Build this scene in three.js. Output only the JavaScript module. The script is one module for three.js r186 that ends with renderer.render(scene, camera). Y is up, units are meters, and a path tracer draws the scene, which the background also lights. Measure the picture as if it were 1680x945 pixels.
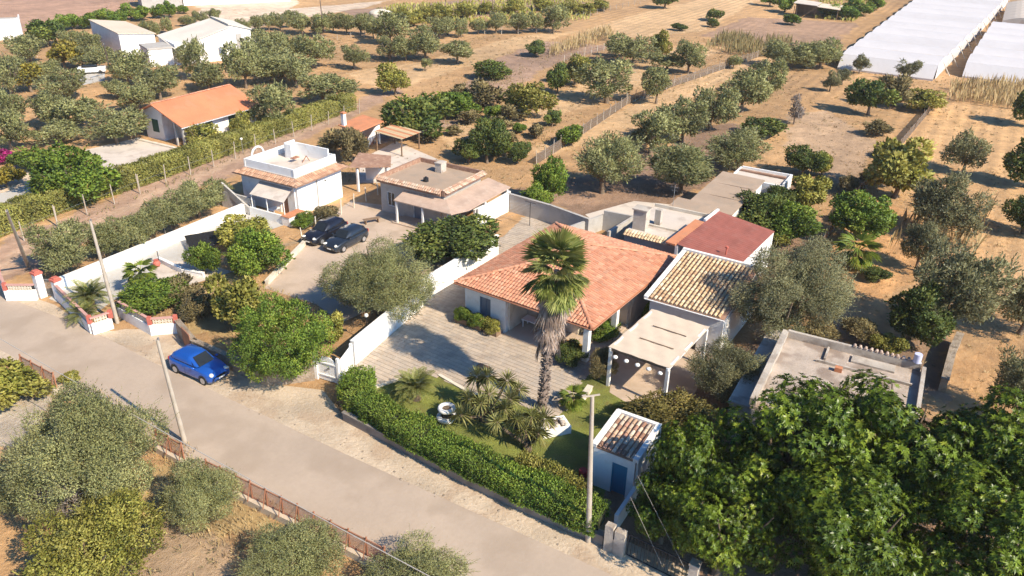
import * as THREE from 'three';
import { Sky } from 'three/addons/objects/Sky.js';
import { mergeGeometries } from 'three/addons/utils/BufferGeometryUtils.js';
import { RoundedBoxGeometry } from 'three/addons/geometries/RoundedBoxGeometry.js';

// ------------------------------------------------------------------ camera, sky, sun, exposure
const scene = new THREE.Scene();
const camera = new THREE.PerspectiveCamera(39.95, 16 / 9, 0.5, 3000);
camera.position.set(0, 28, 0);
camera.rotation.order = 'YXZ';
camera.rotation.set(THREE.MathUtils.degToRad(-27), 0, THREE.MathUtils.degToRad(1.3));
const renderer = new THREE.WebGLRenderer({ antialias: true });
renderer.toneMapping = THREE.LinearToneMapping;
renderer.toneMappingExposure = 1.7;
renderer.shadowMap.enabled = true;

const sunDirection = new THREE.Vector3(0.766 * Math.cos(0.7), Math.sin(0.7), 0.643 * Math.cos(0.7)).normalize();
const sky = new Sky();
sky.name = 'sky';
sky.scale.setScalar(2500);
sky.userData = { kind: 'structure', label: 'clear pale blue late summer sky above the fields' };
const su = sky.material.uniforms;
su.sunPosition.value.copy(sunDirection);
su.turbidity.value = 6; su.rayleigh.value = 1.1; su.mieCoefficient.value = 0.004; su.mieDirectionalG.value = 0.8;
su.cloudCoverage.value = 0;
scene.add(sky);
scene.environmentIntensity = 0.15;
const sun = new THREE.DirectionalLight(new THREE.Color(1.0, 0.86, 0.65), 4.6);
sun.name = 'sun';
sun.position.copy(sunDirection).multiplyScalar(200).add(new THREE.Vector3(0, 0, -60));
sun.target.position.set(0, 0, -60);
sun.castShadow = true;
sun.shadow.mapSize.set(4096, 4096);
Object.assign(sun.shadow.camera, { left: -170, right: 170, top: 170, bottom: -170, near: 1, far: 600 });
scene.add(sun, sun.target);
scene.fog = new THREE.FogExp2(new THREE.Color(0.72, 0.7, 0.66), 0.00018);

// ------------------------------------------------------------------ helpers
const rad = THREE.MathUtils.degToRad;
function rng(seed) {
  let s = seed >>> 0;
  return () => { s = (s + 0x6d2b79f5) | 0; let t = Math.imul(s ^ (s >>> 15), 1 | s); t = (t + Math.imul(t ^ (t >>> 7), 61 | t)) ^ t; return ((t ^ (t >>> 14)) >>> 0) / 4294967296; };
}
const V = (x, y, z) => new THREE.Vector3(x, y, z);
const taken = new Map();
function numbered(name) {
  const n = taken.get(name) ?? 0; taken.set(name, n + 1);
  return n ? `${name}_${String(n).padStart(3, '0')}` : name;
}
function tag(o, label, category, group, kind) {
  if (label) o.userData.label = label;
  if (category) o.userData.category = category;
  if (group) o.userData.group = group;
  if (kind) o.userData.kind = kind;
  return o;
}
const lit = (o) => { o.traverse((m) => { if (m.isMesh) { m.castShadow = true; m.receiveShadow = true; } }); return o; };
function thing(name, label, category, [x, z] = [0, 0], angle = 0, group, y = 0) {
  const o = new THREE.Group();
  o.name = numbered(name); o.position.set(x, y, z); o.rotation.y = rad(angle);
  tag(o, label, category, group); scene.add(o);
  return o;
}
// texture coordinates in metres, by the way each face points
function metres(g) {
  const q = g.index ? g.toNonIndexed() : g, p = q.attributes.position, n = q.attributes.normal, uv = new Float32Array(p.count * 2);
  for (let i = 0; i < p.count; i++) {
    const ax = Math.abs(n.getX(i)), ay = Math.abs(n.getY(i)), az = Math.abs(n.getZ(i));
    const x = p.getX(i), y = p.getY(i), z = p.getZ(i);
    if (ay >= ax && ay >= az) { uv[2 * i] = x; uv[2 * i + 1] = z; } else if (ax >= az) { uv[2 * i] = z; uv[2 * i + 1] = y; } else { uv[2 * i] = x; uv[2 * i + 1] = y; }
  }
  q.setAttribute('uv', new THREE.BufferAttribute(uv, 2));
  return q;
}
const joined = (gs) => mergeGeometries([].concat(gs).map((g) => { const q = metres(g); for (const k of Object.keys(q.attributes)) if (!['position', 'normal', 'uv', 'color'].includes(k)) q.deleteAttribute(k); return q; }));
function part(name, geometries, material, parent, label, kind) {
  const m = new THREE.Mesh(joined(geometries), material);
  m.name = parent && parent !== scene ? name : numbered(name);
  if (label) m.userData.label = label;
  if (kind) m.userData.kind = kind;
  m.castShadow = m.receiveShadow = true;
  (parent ?? scene).add(m);
  return m;
}
// box: width, height, depth; x, z of its middle, y of its underside
function bx(w, h, d, x = 0, y = 0, z = 0, turn = 0, bevel = 0) {
  const g = bevel ? new RoundedBoxGeometry(w, h, d, 2, bevel) : new THREE.BoxGeometry(w, h, d);
  g.translate(0, h / 2, 0); if (turn) g.rotateY(turn); g.translate(x, y, z);
  return g;
}
function cyl(r0, r1, h, x = 0, y = 0, z = 0, n = 12) { const g = new THREE.CylinderGeometry(r1, r0, h, n); g.translate(x, y + h / 2, z); return g; }
function rod(a, b, r0, r1 = r0, n = 8) {
  const d = new THREE.Vector3().subVectors(b, a), g = new THREE.CylinderGeometry(r1, r0, d.length(), n);
  g.translate(0, d.length() / 2, 0);
  g.applyQuaternion(new THREE.Quaternion().setFromUnitVectors(V(0, 1, 0), d.clone().normalize())); g.translate(a.x, a.y, a.z);
  return g;
}
const beam = (a, b, w, h) => { const d = new THREE.Vector3().subVectors(b, a), L = d.length(), g = new THREE.BoxGeometry(w, h, L); g.lookAt(d); g.translate((a.x + b.x) / 2, (a.y + b.y) / 2, (a.z + b.z) / 2); return g; };
// flat sheet over a polygon of [x, z] points
function sheet(points, y) {
  const s = new THREE.Shape(points.map(([x, z]) => new THREE.Vector2(x, -z)));
  const g = new THREE.ShapeGeometry(s); g.rotateX(-Math.PI / 2); g.translate(0, y, 0);
  return g;
}
// upright solid over a polygon of [x, z] points
function solid(points, y0, y1) {
  const s = new THREE.Shape(points.map(([x, z]) => new THREE.Vector2(x, -z)));
  const g = new THREE.ExtrudeGeometry(s, { depth: y1 - y0, bevelEnabled: false }); g.rotateX(-Math.PI / 2); g.translate(0, y0, 0);
  return g;
}
// quad slab: four corners (counter-clockwise from above), thickness t downwards
function slab(c, t) {
  const P = c.map((v) => v.clone()), Q = c.map((v) => v.clone().add(V(0, -t, 0))), tri = [];
  const face = (a, b, cc, d) => tri.push(a, b, cc, a, cc, d);
  if (P.length === 4) { face(...P); face(Q[3], Q[2], Q[1], Q[0]); } else { tri.push(P[0], P[1], P[2], Q[2], Q[1], Q[0]); }
  for (let i = 0; i < P.length; i++) { const j = (i + 1) % P.length; face(Q[i], Q[j], P[j], P[i]); }
  const g = new THREE.BufferGeometry().setFromPoints(tri); g.computeVertexNormals();
  g.setAttribute('uv', new THREE.BufferAttribute(new Float32Array(tri.length * 2), 2));
  return g;
}
// wall along [x, z] points
function run(points, y0, y1, t) {
  const gs = [];
  for (let i = 0; i + 1 < points.length; i++) {
    const [ax, az] = points[i], [bx2, bz] = points[i + 1], L = Math.hypot(bx2 - ax, bz - az);
    gs.push(bx(L + (i + 2 < points.length ? t * 0.98 : 0), y1 - y0, t, (ax + bx2) / 2, y0, (az + bz) / 2, -Math.atan2(bz - az, bx2 - ax)));
  }
  return gs;
}
const mix = (a, b, t) => a.map((v, i) => v + (b[i] - v) * t);
const lerp2 = (a, b, t) => [a[0] + (b[0] - a[0]) * t, a[1] + (b[1] - a[1]) * t];
const dist2 = (a, b) => Math.hypot(a[0] - b[0], a[1] - b[1]);

// ------------------------------------------------------------------ tiling noise and textures
const NS = 512;
function noiseTile(seed, cells, octaves, gain = 0.5) {
  const out = new Float32Array(NS * NS);
  let amp = 1, sum = 0;
  for (let o = 0; o < octaves; o++) {
    const n = cells << o, r = rng(seed * 97 + o * 31 + 5), t = Float32Array.from({ length: n * n }, r);
    for (let y = 0; y < NS; y++) {
      const fy = (y / NS) * n, iy = Math.floor(fy), ty = fy - iy, sy = ty * ty * (3 - 2 * ty), y0 = (iy % n) * n, y1 = ((iy + 1) % n) * n;
      for (let x = 0; x < NS; x++) {
        const fx = (x / NS) * n, ix = Math.floor(fx), tx = fx - ix, sx = tx * tx * (3 - 2 * tx), x0 = ix % n, x1 = (ix + 1) % n;
        const a = t[y0 + x0] + (t[y0 + x1] - t[y0 + x0]) * sx, b = t[y1 + x0] + (t[y1 + x1] - t[y1 + x0]) * sx;
        out[y * NS + x] += (a + (b - a) * sy) * amp;
      }
    }
    sum += amp; amp *= gain;
  }
  let lo = 9, hi = -9;
  for (let i = 0; i < out.length; i++) { out[i] /= sum; lo = Math.min(lo, out[i]); hi = Math.max(hi, out[i]); }
  for (let i = 0; i < out.length; i++) out[i] = (out[i] - lo) / (hi - lo);
  return out;
}
const coarse = noiseTile(1, 4, 5), mid = noiseTile(2, 16, 4), fine = noiseTile(3, 64, 3, 0.7), blotch = noiseTile(4, 6, 3, 0.45), grit = noiseTile(5, 128, 2, 0.9);
const at = (t, x, y) => t[(((y | 0) % NS + NS) % NS) * NS + (((x | 0) % NS + NS) % NS)];
const sm = (a, b, x) => { const t = Math.min(1, Math.max(0, (x - a) / (b - a))); return t * t * (3 - 2 * t); };
function texture(fn, metresAcross, size = NS, srgb = true) {
  const d = new Uint8Array(size * size * 4);
  for (let y = 0; y < size; y++) for (let x = 0; x < size; x++) {
    const c = fn(x, y), i = (y * size + x) * 4;
    d[i] = Math.max(0, Math.min(255, c[0])); d[i + 1] = Math.max(0, Math.min(255, c[1])); d[i + 2] = Math.max(0, Math.min(255, c[2])); d[i + 3] = 255;
  }
  const t = new THREE.DataTexture(d, size, size);
  t.wrapS = t.wrapT = THREE.RepeatWrapping; t.magFilter = THREE.LinearFilter; t.minFilter = THREE.LinearMipmapLinearFilter; t.generateMipmaps = true;
  t.repeat.set(1 / metresAcross, 1 / metresAcross);
  if (srgb) t.colorSpace = THREE.SRGBColorSpace;
  t.needsUpdate = true;
  return t;
}
const again = (t, m) => { const c = t.clone(); c.repeat.set(1 / m, 1 / m); c.needsUpdate = true; return c; };
const heightFine = texture((x, y) => { const v = 255 * (0.55 * at(mid, x, y) + 0.45 * at(fine, x, y)); return [v, v, v]; }, 3, NS, false);
const heightLumpy = texture((x, y) => { const v = 255 * (0.6 * at(mid, x, y) + 0.4 * at(grit, x, y)); return [v, v, v]; }, 5, NS, false);
// colours given as linear base colours; the texture varies round them
const toS = (v) => 255 * (v <= 0.0031308 ? 12.92 * v : 1.055 * Math.pow(v, 1 / 2.4) - 0.055);
function varied(rgb, amount, metresAcross, stain) {
  const s = rgb.map(toS);
  return texture((x, y) => {
    const k = 1 + amount * ((at(coarse, x, y) - 0.5) * 1.2 + (at(fine, x * 1, y) - 0.5) * 0.6);
    let c = s.map((v) => v * k);
    if (stain) { const t = sm(stain.from ?? 0.55, stain.to ?? 0.8, at(blotch, x + 91, y + 40) * 0.75 + at(mid, x, y) * 0.25); c = mix(c, stain.rgb.map(toS), t * (stain.most ?? 0.6)); }
    return c;
  }, metresAcross);
}
function material(name, o) {
  const m = new THREE.MeshPhysicalMaterial({ roughness: 0.85, side: THREE.DoubleSide, ...o });
  m.name = name;
  return m;
}
const C = (r, g, b) => new THREE.Color().setRGB(r, g, b);
const plain = (name, rgb, roughness = 0.8, o = {}) => material(name, { color: C(...rgb), roughness, ...o });
const M = {
  white: material('white_render', { map: varied([0.78, 0.76, 0.72], 0.05, 3, { rgb: [0.6, 0.54, 0.46], from: 0.58, to: 0.9, most: 0.45 }), bumpMap: again(heightFine, 1.5), bumpScale: 0.01, roughness: 0.9 }),
  cream: material('cream_render', { map: varied([0.62, 0.55, 0.44], 0.08, 3, { rgb: [0.45, 0.36, 0.26], most: 0.5 }), bumpMap: again(heightFine, 1.5), bumpScale: 0.01, roughness: 0.9 }),
  grey: material('grey_render', { map: varied([0.42, 0.39, 0.35], 0.07, 3, { rgb: [0.3, 0.27, 0.23], most: 0.4 }), bumpMap: again(heightFine, 1.2), bumpScale: 0.015, roughness: 0.92 }),
  concrete: material('weathered_concrete', { map: varied([0.46, 0.4, 0.33], 0.14, 5, { rgb: [0.24, 0.19, 0.15], from: 0.5, to: 0.8, most: 0.7 }), bumpMap: again(heightFine, 1), bumpScale: 0.02, roughness: 0.95 }),
  roofFelt: material('roof_screed', { map: varied([0.37, 0.27, 0.19], 0.08, 6, { rgb: [0.3, 0.24, 0.18], most: 0.5 }), bumpMap: again(heightFine, 1), bumpScale: 0.01, roughness: 0.95 }),
  paleScreed: material('pale_screed', { map: varied([0.56, 0.48, 0.4], 0.08, 6, { rgb: [0.38, 0.31, 0.25], most: 0.5 }), roughness: 0.95 }),
  drive: material('grey_drive_concrete', { map: varied([0.46, 0.43, 0.385], 0.05, 8, { rgb: [0.4, 0.365, 0.32], most: 0.5 }), bumpMap: again(heightFine, 2), bumpScale: 0.008, roughness: 0.9 }),
  asphalt: material('dusty_asphalt', { map: varied([0.41, 0.32, 0.242], 0.07, 14, { rgb: [0.345, 0.265, 0.195], from: 0.45, to: 0.8, most: 0.8 }), bumpMap: again(heightLumpy, 2), bumpScale: 0.01, roughness: 0.95 }),
  verge: material('sandy_verge', { map: varied([0.5, 0.39, 0.275], 0.16, 7, { rgb: [0.42, 0.3, 0.2], from: 0.45, to: 0.75, most: 0.7 }), bumpMap: again(heightLumpy, 2), bumpScale: 0.05, roughness: 1 }),
  pavers: material('stone_paving', { map: varied([0.38, 0.31, 0.235], 0.22, 5, { rgb: [0.5, 0.4, 0.3], from: 0.4, to: 0.7, most: 0.6 }), bumpMap: again(heightFine, 1.4), bumpScale: 0.02, roughness: 0.9 }),
  yard: material('tan_yard_concrete', { map: varied([0.47, 0.36, 0.27], 0.08, 9, { rgb: [0.37, 0.28, 0.2], from: 0.45, to: 0.8, most: 0.7 }), bumpMap: again(heightFine, 2), bumpScale: 0.01, roughness: 0.95 }),
  lawn: material('lawn_turf', { map: varied([0.17, 0.185, 0.035], 0.3, 4, { rgb: [0.2, 0.17, 0.05], from: 0.5, to: 0.85, most: 0.7 }), bumpMap: again(heightLumpy, 1), bumpScale: 0.05, roughness: 1 }),
  soil: material('dark_garden_soil', { map: varied([0.2, 0.14, 0.09], 0.25, 4), bumpMap: again(heightLumpy, 2), bumpScale: 0.08, roughness: 1 }),
  terracotta: material('terracotta', { vertexColors: true, color: C(1, 1, 1), roughness: 0.85 }),
  terracottaFlat: material('terracotta_sheet', { map: varied([0.5, 0.2, 0.095], 0.12, 3, { rgb: [0.42, 0.2, 0.11], most: 0.5 }), roughness: 0.85 }),
  brownTile: material('brown_tile', { map: varied([0.3, 0.17, 0.11], 0.15, 2, { rgb: [0.5, 0.34, 0.24], most: 0.6 }), roughness: 0.85 }),
  redSheet: material('red_corrugated_sheet', { map: varied([0.28, 0.095, 0.07], 0.14, 3, { rgb: [0.31, 0.13, 0.1], most: 0.6 }), roughness: 0.55 }),
  wood: material('old_timber', { map: varied([0.2, 0.13, 0.08], 0.2, 1), roughness: 0.85 }),
  rust: material('rusty_brown_steel', { map: varied([0.33, 0.145, 0.08], 0.12, 2, { rgb: [0.25, 0.1, 0.05], most: 0.6 }), roughness: 0.75 }),
  darkMetal: plain('dark_metal', [0.03, 0.03, 0.033], 0.5, { metalness: 0.4 }),
  greyMetal: plain('grey_metal', [0.3, 0.3, 0.3], 0.5, { metalness: 0.6 }),
  pole: material('concrete_pole', { map: varied([0.4, 0.34, 0.27], 0.1, 2, { rgb: [0.36, 0.28, 0.2], most: 0.5 }), roughness: 0.95 }),
  glass: plain('dark_window_glass', [0.02, 0.025, 0.03], 0.08),
  shutter: plain('grey_shutter', [0.16, 0.18, 0.22], 0.6),
  green: plain('dark_green_shutter', [0.02, 0.07, 0.05], 0.6),
  blue: plain('blue_door', [0.04, 0.19, 0.3], 0.5),
  canvas: material('ecru_canvas', { map: varied([0.64, 0.52, 0.39], 0.05, 2), roughness: 1, transmission: 0.1, thickness: 0 }),
  redCap: material('red_coping', { map: varied([0.48, 0.13, 0.09], 0.15, 1), roughness: 0.8 }),
  pinkCap: material('pink_rail', { map: varied([0.5, 0.28, 0.23], 0.1, 1), roughness: 0.85 }),
  film: material('white_greenhouse_film', { map: varied([0.56, 0.53, 0.52], 0.06, 40), roughness: 0.75 }),
  dryStone: material('rough_stone', { map: varied([0.34, 0.27, 0.2], 0.25, 2, { rgb: [0.2, 0.15, 0.1], most: 0.6 }), bumpMap: again(heightLumpy, 1), bumpScale: 0.06, roughness: 1 }),
  bark: material('bark', { map: varied([0.17, 0.125, 0.085], 0.3, 1), bumpMap: again(heightFine, 0.5), bumpScale: 0.03, roughness: 1 }),
  whitePaint: plain('white_paint', [0.78, 0.77, 0.74], 0.6),
  copper: plain('pale_lamp_glass', [0.75, 0.72, 0.62], 0.3),
};

M.joint = plain('sandy_joint', [0.33, 0.265, 0.2], 1);
M.slabs = [[0.39, 0.32, 0.25], [0.42, 0.34, 0.26], [0.38, 0.315, 0.25], [0.44, 0.355, 0.27], [0.4, 0.32, 0.245]].map((c, i) => material('stone_slab_' + 'abcde'[i], { map: varied(c, 0.16, 2.3), bumpMap: again(heightFine, 1), bumpScale: 0.01, roughness: 0.9 }));
// pantile roofs: curved tiles laid in courses over a deck
function tileGeometry(w, l, rise, segs = 5) {
  const pos = [], idx = [];
  for (let j = 0; j < 2; j++) for (let i = 0; i <= segs; i++) {
    const a = Math.PI * (i / segs), k = j ? 0.86 : 1, lift = j ? 0 : 0.028;
    pos.push(-Math.cos(a) * w * 0.5 * k, Math.sin(a) * rise * k + lift, -l * j);
  }
  for (let i = 0; i < segs; i++) { const a = i, b = i + 1, c = segs + 1 + i, d = c + 1; idx.push(a, b, c, b, d, c); }
  const n0 = pos.length / 3;                                    // the lower end, closed
  for (let i = 0; i <= segs; i++) pos.push(pos[i * 3], pos[i * 3 + 1], pos[i * 3 + 2]);
  for (let i = 1; i < segs; i++) idx.push(n0, n0 + i, n0 + i + 1);
  const g = new THREE.BufferGeometry(); g.setAttribute('position', new THREE.Float32BufferAttribute(pos, 3)); g.setIndex(idx);
  const q = g.toNonIndexed(); q.computeVertexNormals();
  q.setAttribute('uv', new THREE.BufferAttribute(new Float32Array(q.attributes.position.count * 2), 2));
  return q;
}
// origin: lower left corner; e: along the eave; s: up the slope (unit vectors); span(v) -> [from, to] along e
function tileCourses(origin, e, s, length, span, w, l, rise, colour, r, share = 0.98) {
  const base = tileGeometry(w * share, l * 1.12, rise), n = new THREE.Vector3().crossVectors(e, s).normalize(), gs = [];
  const m = new THREE.Matrix4(), count = base.attributes.position.count;
  for (let v = 0; v + l * 0.6 <= length; v += l) {
    const [a, b] = span(v + l * 0.5);
    for (let u = Math.ceil(a / w) * w + w / 2; u + w * 0.5 <= b + 0.001; u += w) {
      const p = origin.clone().addScaledVector(e, u + (r() - 0.5) * 0.02).addScaledVector(s, v + (r() - 0.5) * 0.03).addScaledVector(n, 0.012 + r() * 0.012);
      m.makeBasis(e, n, s.clone().negate()).setPosition(p);
      const g = base.clone().applyMatrix4(m), c = colour(r), col = new Float32Array(count * 3);
      for (let i = 0; i < count; i++) col.set(c, i * 3);
      g.setAttribute('color', new THREE.BufferAttribute(col, 3));
      gs.push(g);
    }
  }
  return gs;
}
function painted(g, rgb) { const n = g.attributes.position.count, c = new Float32Array(n * 3); for (let i = 0; i < n; i++) c.set(rgb, i * 3); g.setAttribute('color', new THREE.BufferAttribute(c, 3)); return g; }

// ------------------------------------------------------------------ ground
const GX = -150, GZ = -300, GW = 340, GD = 285;
{
  const S = 1024, cv = document.createElement('canvas'); cv.width = cv.height = S;
  const ctx = cv.getContext('2d');
  const css = (c) => `rgb(${c.map((v) => Math.round(toS(v))).join(',')})`;
  ctx.fillStyle = css([0.43, 0.255, 0.118]); ctx.fillRect(0, 0, S, S);
  const patch = (rgb, ...pts) => {
    ctx.fillStyle = css(rgb); ctx.beginPath();
    pts.forEach(([x, z], i) => ctx[i ? 'lineTo' : 'moveTo'](((x - GX) / GW) * S, ((z - GZ) / GD) * S));
    ctx.closePath(); ctx.fill();
  };
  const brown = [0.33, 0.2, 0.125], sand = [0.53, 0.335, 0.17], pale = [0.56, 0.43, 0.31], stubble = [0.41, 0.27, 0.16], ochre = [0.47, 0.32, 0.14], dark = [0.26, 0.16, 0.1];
  patch([0.4, 0.24, 0.16], [-135.97,-203.63], [-96.38,-210.54], [-85.4,-174.62], [-97.02,-165.05], [-101.24,-151.89]);
  patch(pale, [-81.16,-213.19], [-57.25,-217.36], [-52.55,-190.17], [-55.45,-167.78], [-68.84,-175.36]);
  patch(pale, [-55.74,-199.59], [-34.03,-221.41], [-37.93,-206.75], [-50.5,-184.94]);
  patch([0.3, 0.19, 0.13], [-42.55,-199.63], [8.72,-245.29], [20.88,-221.07], [-12.75,-192.44], [-34.23,-185.57]);
  patch(brown, [38.88,-174.45], [56.76,-204.91], [81.83,-198.93], [65.22,-167.74], [54.19,-161.04], [42.19,-171.91]);
  patch(sand, [13.84,-177.27], [32.14,-209.38], [59.32,-248.8], [73.67,-248.52], [40.18,-180.87], [18.77,-167.42]);
  patch([0.37, 0.235, 0.155], [-20.07,-88.47], [-12.01,-105.4], [-5.23,-143.36], [6.22,-164.4], [19.3,-160.65], [5.45,-139.28], [-6.91,-102.77], [-15.02,-92.49]);
  patch(sand, [-9.7,-98.2], [-1.41,-109.59], [15.69,-136.39], [34.82,-166.67], [39.08,-157.93], [20.54,-126.82], [4.35,-103.72], [-5.87,-86.78]);
  patch(sand, [2.54,-92.6], [12.82,-107.57], [39.19,-148.43], [51.02,-154.44], [32.41,-128.01], [11.61,-95.34], [3.85,-87.49]);
  patch(sand, [-28.6,-130.68], [-15.91,-142.14], [1.34,-170.96], [13.28,-178.79], [-2.09,-149.36], [-18.91,-118.82]);
  patch([0.37, 0.235, 0.155], [-43.52,-56.24], [-42.85,-63.7], [-24.26,-109.21], [-17.64,-122.99], [-18.09,-113.27], [-26.19,-90.39], [-37.16,-58.9], [-40.07,-52.2]);
  patch([0.44, 0.29, 0.19], [-41.79,-55.01], [-40.55,-61.44], [-23.54,-105.66], [-21.46,-107.79], [-38.53,-61.56], [-40.38,-54.23]);
  patch(stubble, [37.69,-109.74], [45.03,-113.75], [45.66,-95.92], [35.87,-79.84], [32.54,-90.06]);
  patch([0.46, 0.275, 0.125], [40.67,-82.08], [64.24,-119.08], [80.68,-120.59], [55.1,-77.44], [38.05,-62.98]);
  patch([0.46, 0.25, 0.105], [26.18,-62.33], [36.46,-78.03], [40.74,-68.56], [32.64,-57.95], [26.01,-53.44]);
  patch([0.45, 0.255, 0.11], [29.36,-45.01], [36.2,-48.47], [31.27,-37.26], [28.84,-40.8]);
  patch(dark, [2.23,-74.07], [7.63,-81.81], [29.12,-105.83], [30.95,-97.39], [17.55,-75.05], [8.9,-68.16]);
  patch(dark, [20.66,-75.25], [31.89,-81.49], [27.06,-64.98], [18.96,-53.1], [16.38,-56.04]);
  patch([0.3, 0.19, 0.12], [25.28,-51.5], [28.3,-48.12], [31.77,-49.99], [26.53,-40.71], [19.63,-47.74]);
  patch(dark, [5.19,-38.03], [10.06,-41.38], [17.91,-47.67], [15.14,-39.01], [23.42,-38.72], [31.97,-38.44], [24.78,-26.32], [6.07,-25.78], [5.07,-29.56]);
  patch(pale, [-54.66,-83.64], [-52.41,-88.37], [-48.52,-76.06], [-49.15,-70.8], [-53.28,-75.73]);
  patch([0.42, 0.34, 0.26], [-33.11,-39.66], [-28.77,-39.83], [-26.4,-37.43], [-25.66,-34.12], [-28.93,-32.99]);
  patch(ochre, [-30.3,-41.24], [-28.28,-41.74], [-26.63,-39.27], [-28.43,-39.2]);
  patch(ochre, [-20.2,-32.31], [-17.42,-33.39], [-12.97,-31.61], [-9.06,-28.3], [-11.61,-29.03], [-14.55,-28.13], [-17.17,-28.86]);
  patch([0.4, 0.27, 0.16], [-18.82,-29.22], [-13.37,-28.98], [-11.41,-24.6], [-17.98,-24.41]);
  patch(ochre, [-23.87,-54.02], [-21.64,-57.39], [-18.79,-54.27], [-16.89,-46.13], [-22.8,-47.52]);
  patch([0.36, 0.25, 0.14], [-20.86,-59.78], [-17.07,-68.09], [-13.92,-76.54], [-16.58,-71.23], [-19.18,-61.11]);
  patch(brown, [-1.49,-77.36], [7.49,-79.84], [11.99,-74.7], [3.36,-71.67]);
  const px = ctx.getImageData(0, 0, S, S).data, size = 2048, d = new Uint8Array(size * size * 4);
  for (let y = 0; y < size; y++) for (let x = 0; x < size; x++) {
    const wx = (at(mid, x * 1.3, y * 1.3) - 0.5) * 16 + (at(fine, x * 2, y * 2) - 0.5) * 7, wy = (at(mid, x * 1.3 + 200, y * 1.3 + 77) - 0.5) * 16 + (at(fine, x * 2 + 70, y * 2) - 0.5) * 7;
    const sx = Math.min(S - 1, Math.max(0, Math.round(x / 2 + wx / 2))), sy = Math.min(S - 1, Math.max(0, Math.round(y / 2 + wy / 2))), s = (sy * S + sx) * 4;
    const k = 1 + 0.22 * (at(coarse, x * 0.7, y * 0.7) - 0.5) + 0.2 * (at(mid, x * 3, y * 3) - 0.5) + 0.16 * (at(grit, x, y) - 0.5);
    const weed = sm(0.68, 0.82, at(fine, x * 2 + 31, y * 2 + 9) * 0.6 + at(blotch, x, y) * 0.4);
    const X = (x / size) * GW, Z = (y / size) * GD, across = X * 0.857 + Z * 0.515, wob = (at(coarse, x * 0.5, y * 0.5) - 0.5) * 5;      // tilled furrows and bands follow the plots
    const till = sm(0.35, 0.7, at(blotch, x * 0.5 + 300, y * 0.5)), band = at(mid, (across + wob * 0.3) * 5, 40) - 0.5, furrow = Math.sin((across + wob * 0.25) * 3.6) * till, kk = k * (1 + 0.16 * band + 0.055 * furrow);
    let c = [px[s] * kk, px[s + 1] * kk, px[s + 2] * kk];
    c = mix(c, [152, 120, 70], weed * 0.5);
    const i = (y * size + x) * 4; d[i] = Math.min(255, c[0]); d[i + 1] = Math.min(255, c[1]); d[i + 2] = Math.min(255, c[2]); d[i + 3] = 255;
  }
  const t = new THREE.DataTexture(d, size, size);
  t.wrapS = t.wrapT = THREE.MirroredRepeatWrapping; t.magFilter = THREE.LinearFilter; t.minFilter = THREE.LinearMipmapLinearFilter; t.generateMipmaps = true; t.colorSpace = THREE.SRGBColorSpace; t.needsUpdate = true;
  t.repeat.set(1 / GW, 1 / GD); t.offset.set(-GX / GW, -GZ / GD);
  M.dirt = material('dry_earth', { map: t, bumpMap: again(heightLumpy, 4), bumpScale: 0.1, roughness: 1 });
  const g = sheet([[-2500, 2500], [2500, 2500], [2500, -2500], [-2500, -2500]], 0);
  struct('ground', g, M.dirt, 'dry tan earth of the fields around the houses');
}
function struct(name, g, m, label) { const o = part(name, g, m, scene, label, 'structure'); return o; }

const roadFar = [[-58.25,-60.19], [-38.07,-51.9], [-28.97,-47.15], [-23.14,-43.24], [-9.17,-34.61], [4.57,-26.51], [13.62,-20.28]];
const roadNear = [[4.18,-20.57], [-2.93,-25.11], [-6.63,-27.71], [-15.03,-32.39], [-30.84,-42.7], [-55.51,-56.74]];
struct('verge', sheet([...roadFar.map(([x, z]) => [x, z + 0.3]), [16.02,-20.34], [8.44,-26.74], [5.01,-28.98], [-9.65,-37.83], [-11.5,-40.52], [-15.44,-41.16], [-20.14,-43.67], [-23.21,-47.5], [-26.74,-47.34], [-28.29,-46.6], [-33.31,-50.59], [-38.87,-53.26], [-59.72,-62.05]], 0.004), M.verge, 'dusty sand strip between the road and the front walls');
struct('near_verge', sheet([...roadNear.map(([x, z]) => [x - 0.1, z + 0.6])].concat([...roadNear].reverse().map(([x, z]) => [x, z - 0.3])), 0.004), M.verge, 'dusty strip at the foot of the brown roadside fence');
struct('road', sheet([...roadFar, ...roadNear], 0.008), M.asphalt, 'narrow grey-tan asphalt road running past the plots');
{ // worn edge of the asphalt: broken crust pieces
  const r = rng(77), gs = [];
  for (let i = 0; i + 1 < roadFar.length; i++) { const n = Math.round(dist2(roadFar[i], roadFar[i + 1]) * 2.2); for (let k = 0; k < n; k++) {
    const [x, z] = lerp2(roadFar[i], roadFar[i + 1], r()); if (z > -28 || x < -45) continue;
    const g = new THREE.IcosahedronGeometry(0.03 + r() * r() * 0.09, 0); g.scale(1, 0.5, 1); g.rotateY(r() * 6); g.translate(x + (r() - 0.3) * 1.2, 0.015, z - r() * r() * 2.2); gs.push(g);
  } }
  tag(part('loose_stones', gs, M.dryStone, scene), 'loose stones along the far edge of the road', null, null, 'stuff');
}
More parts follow.
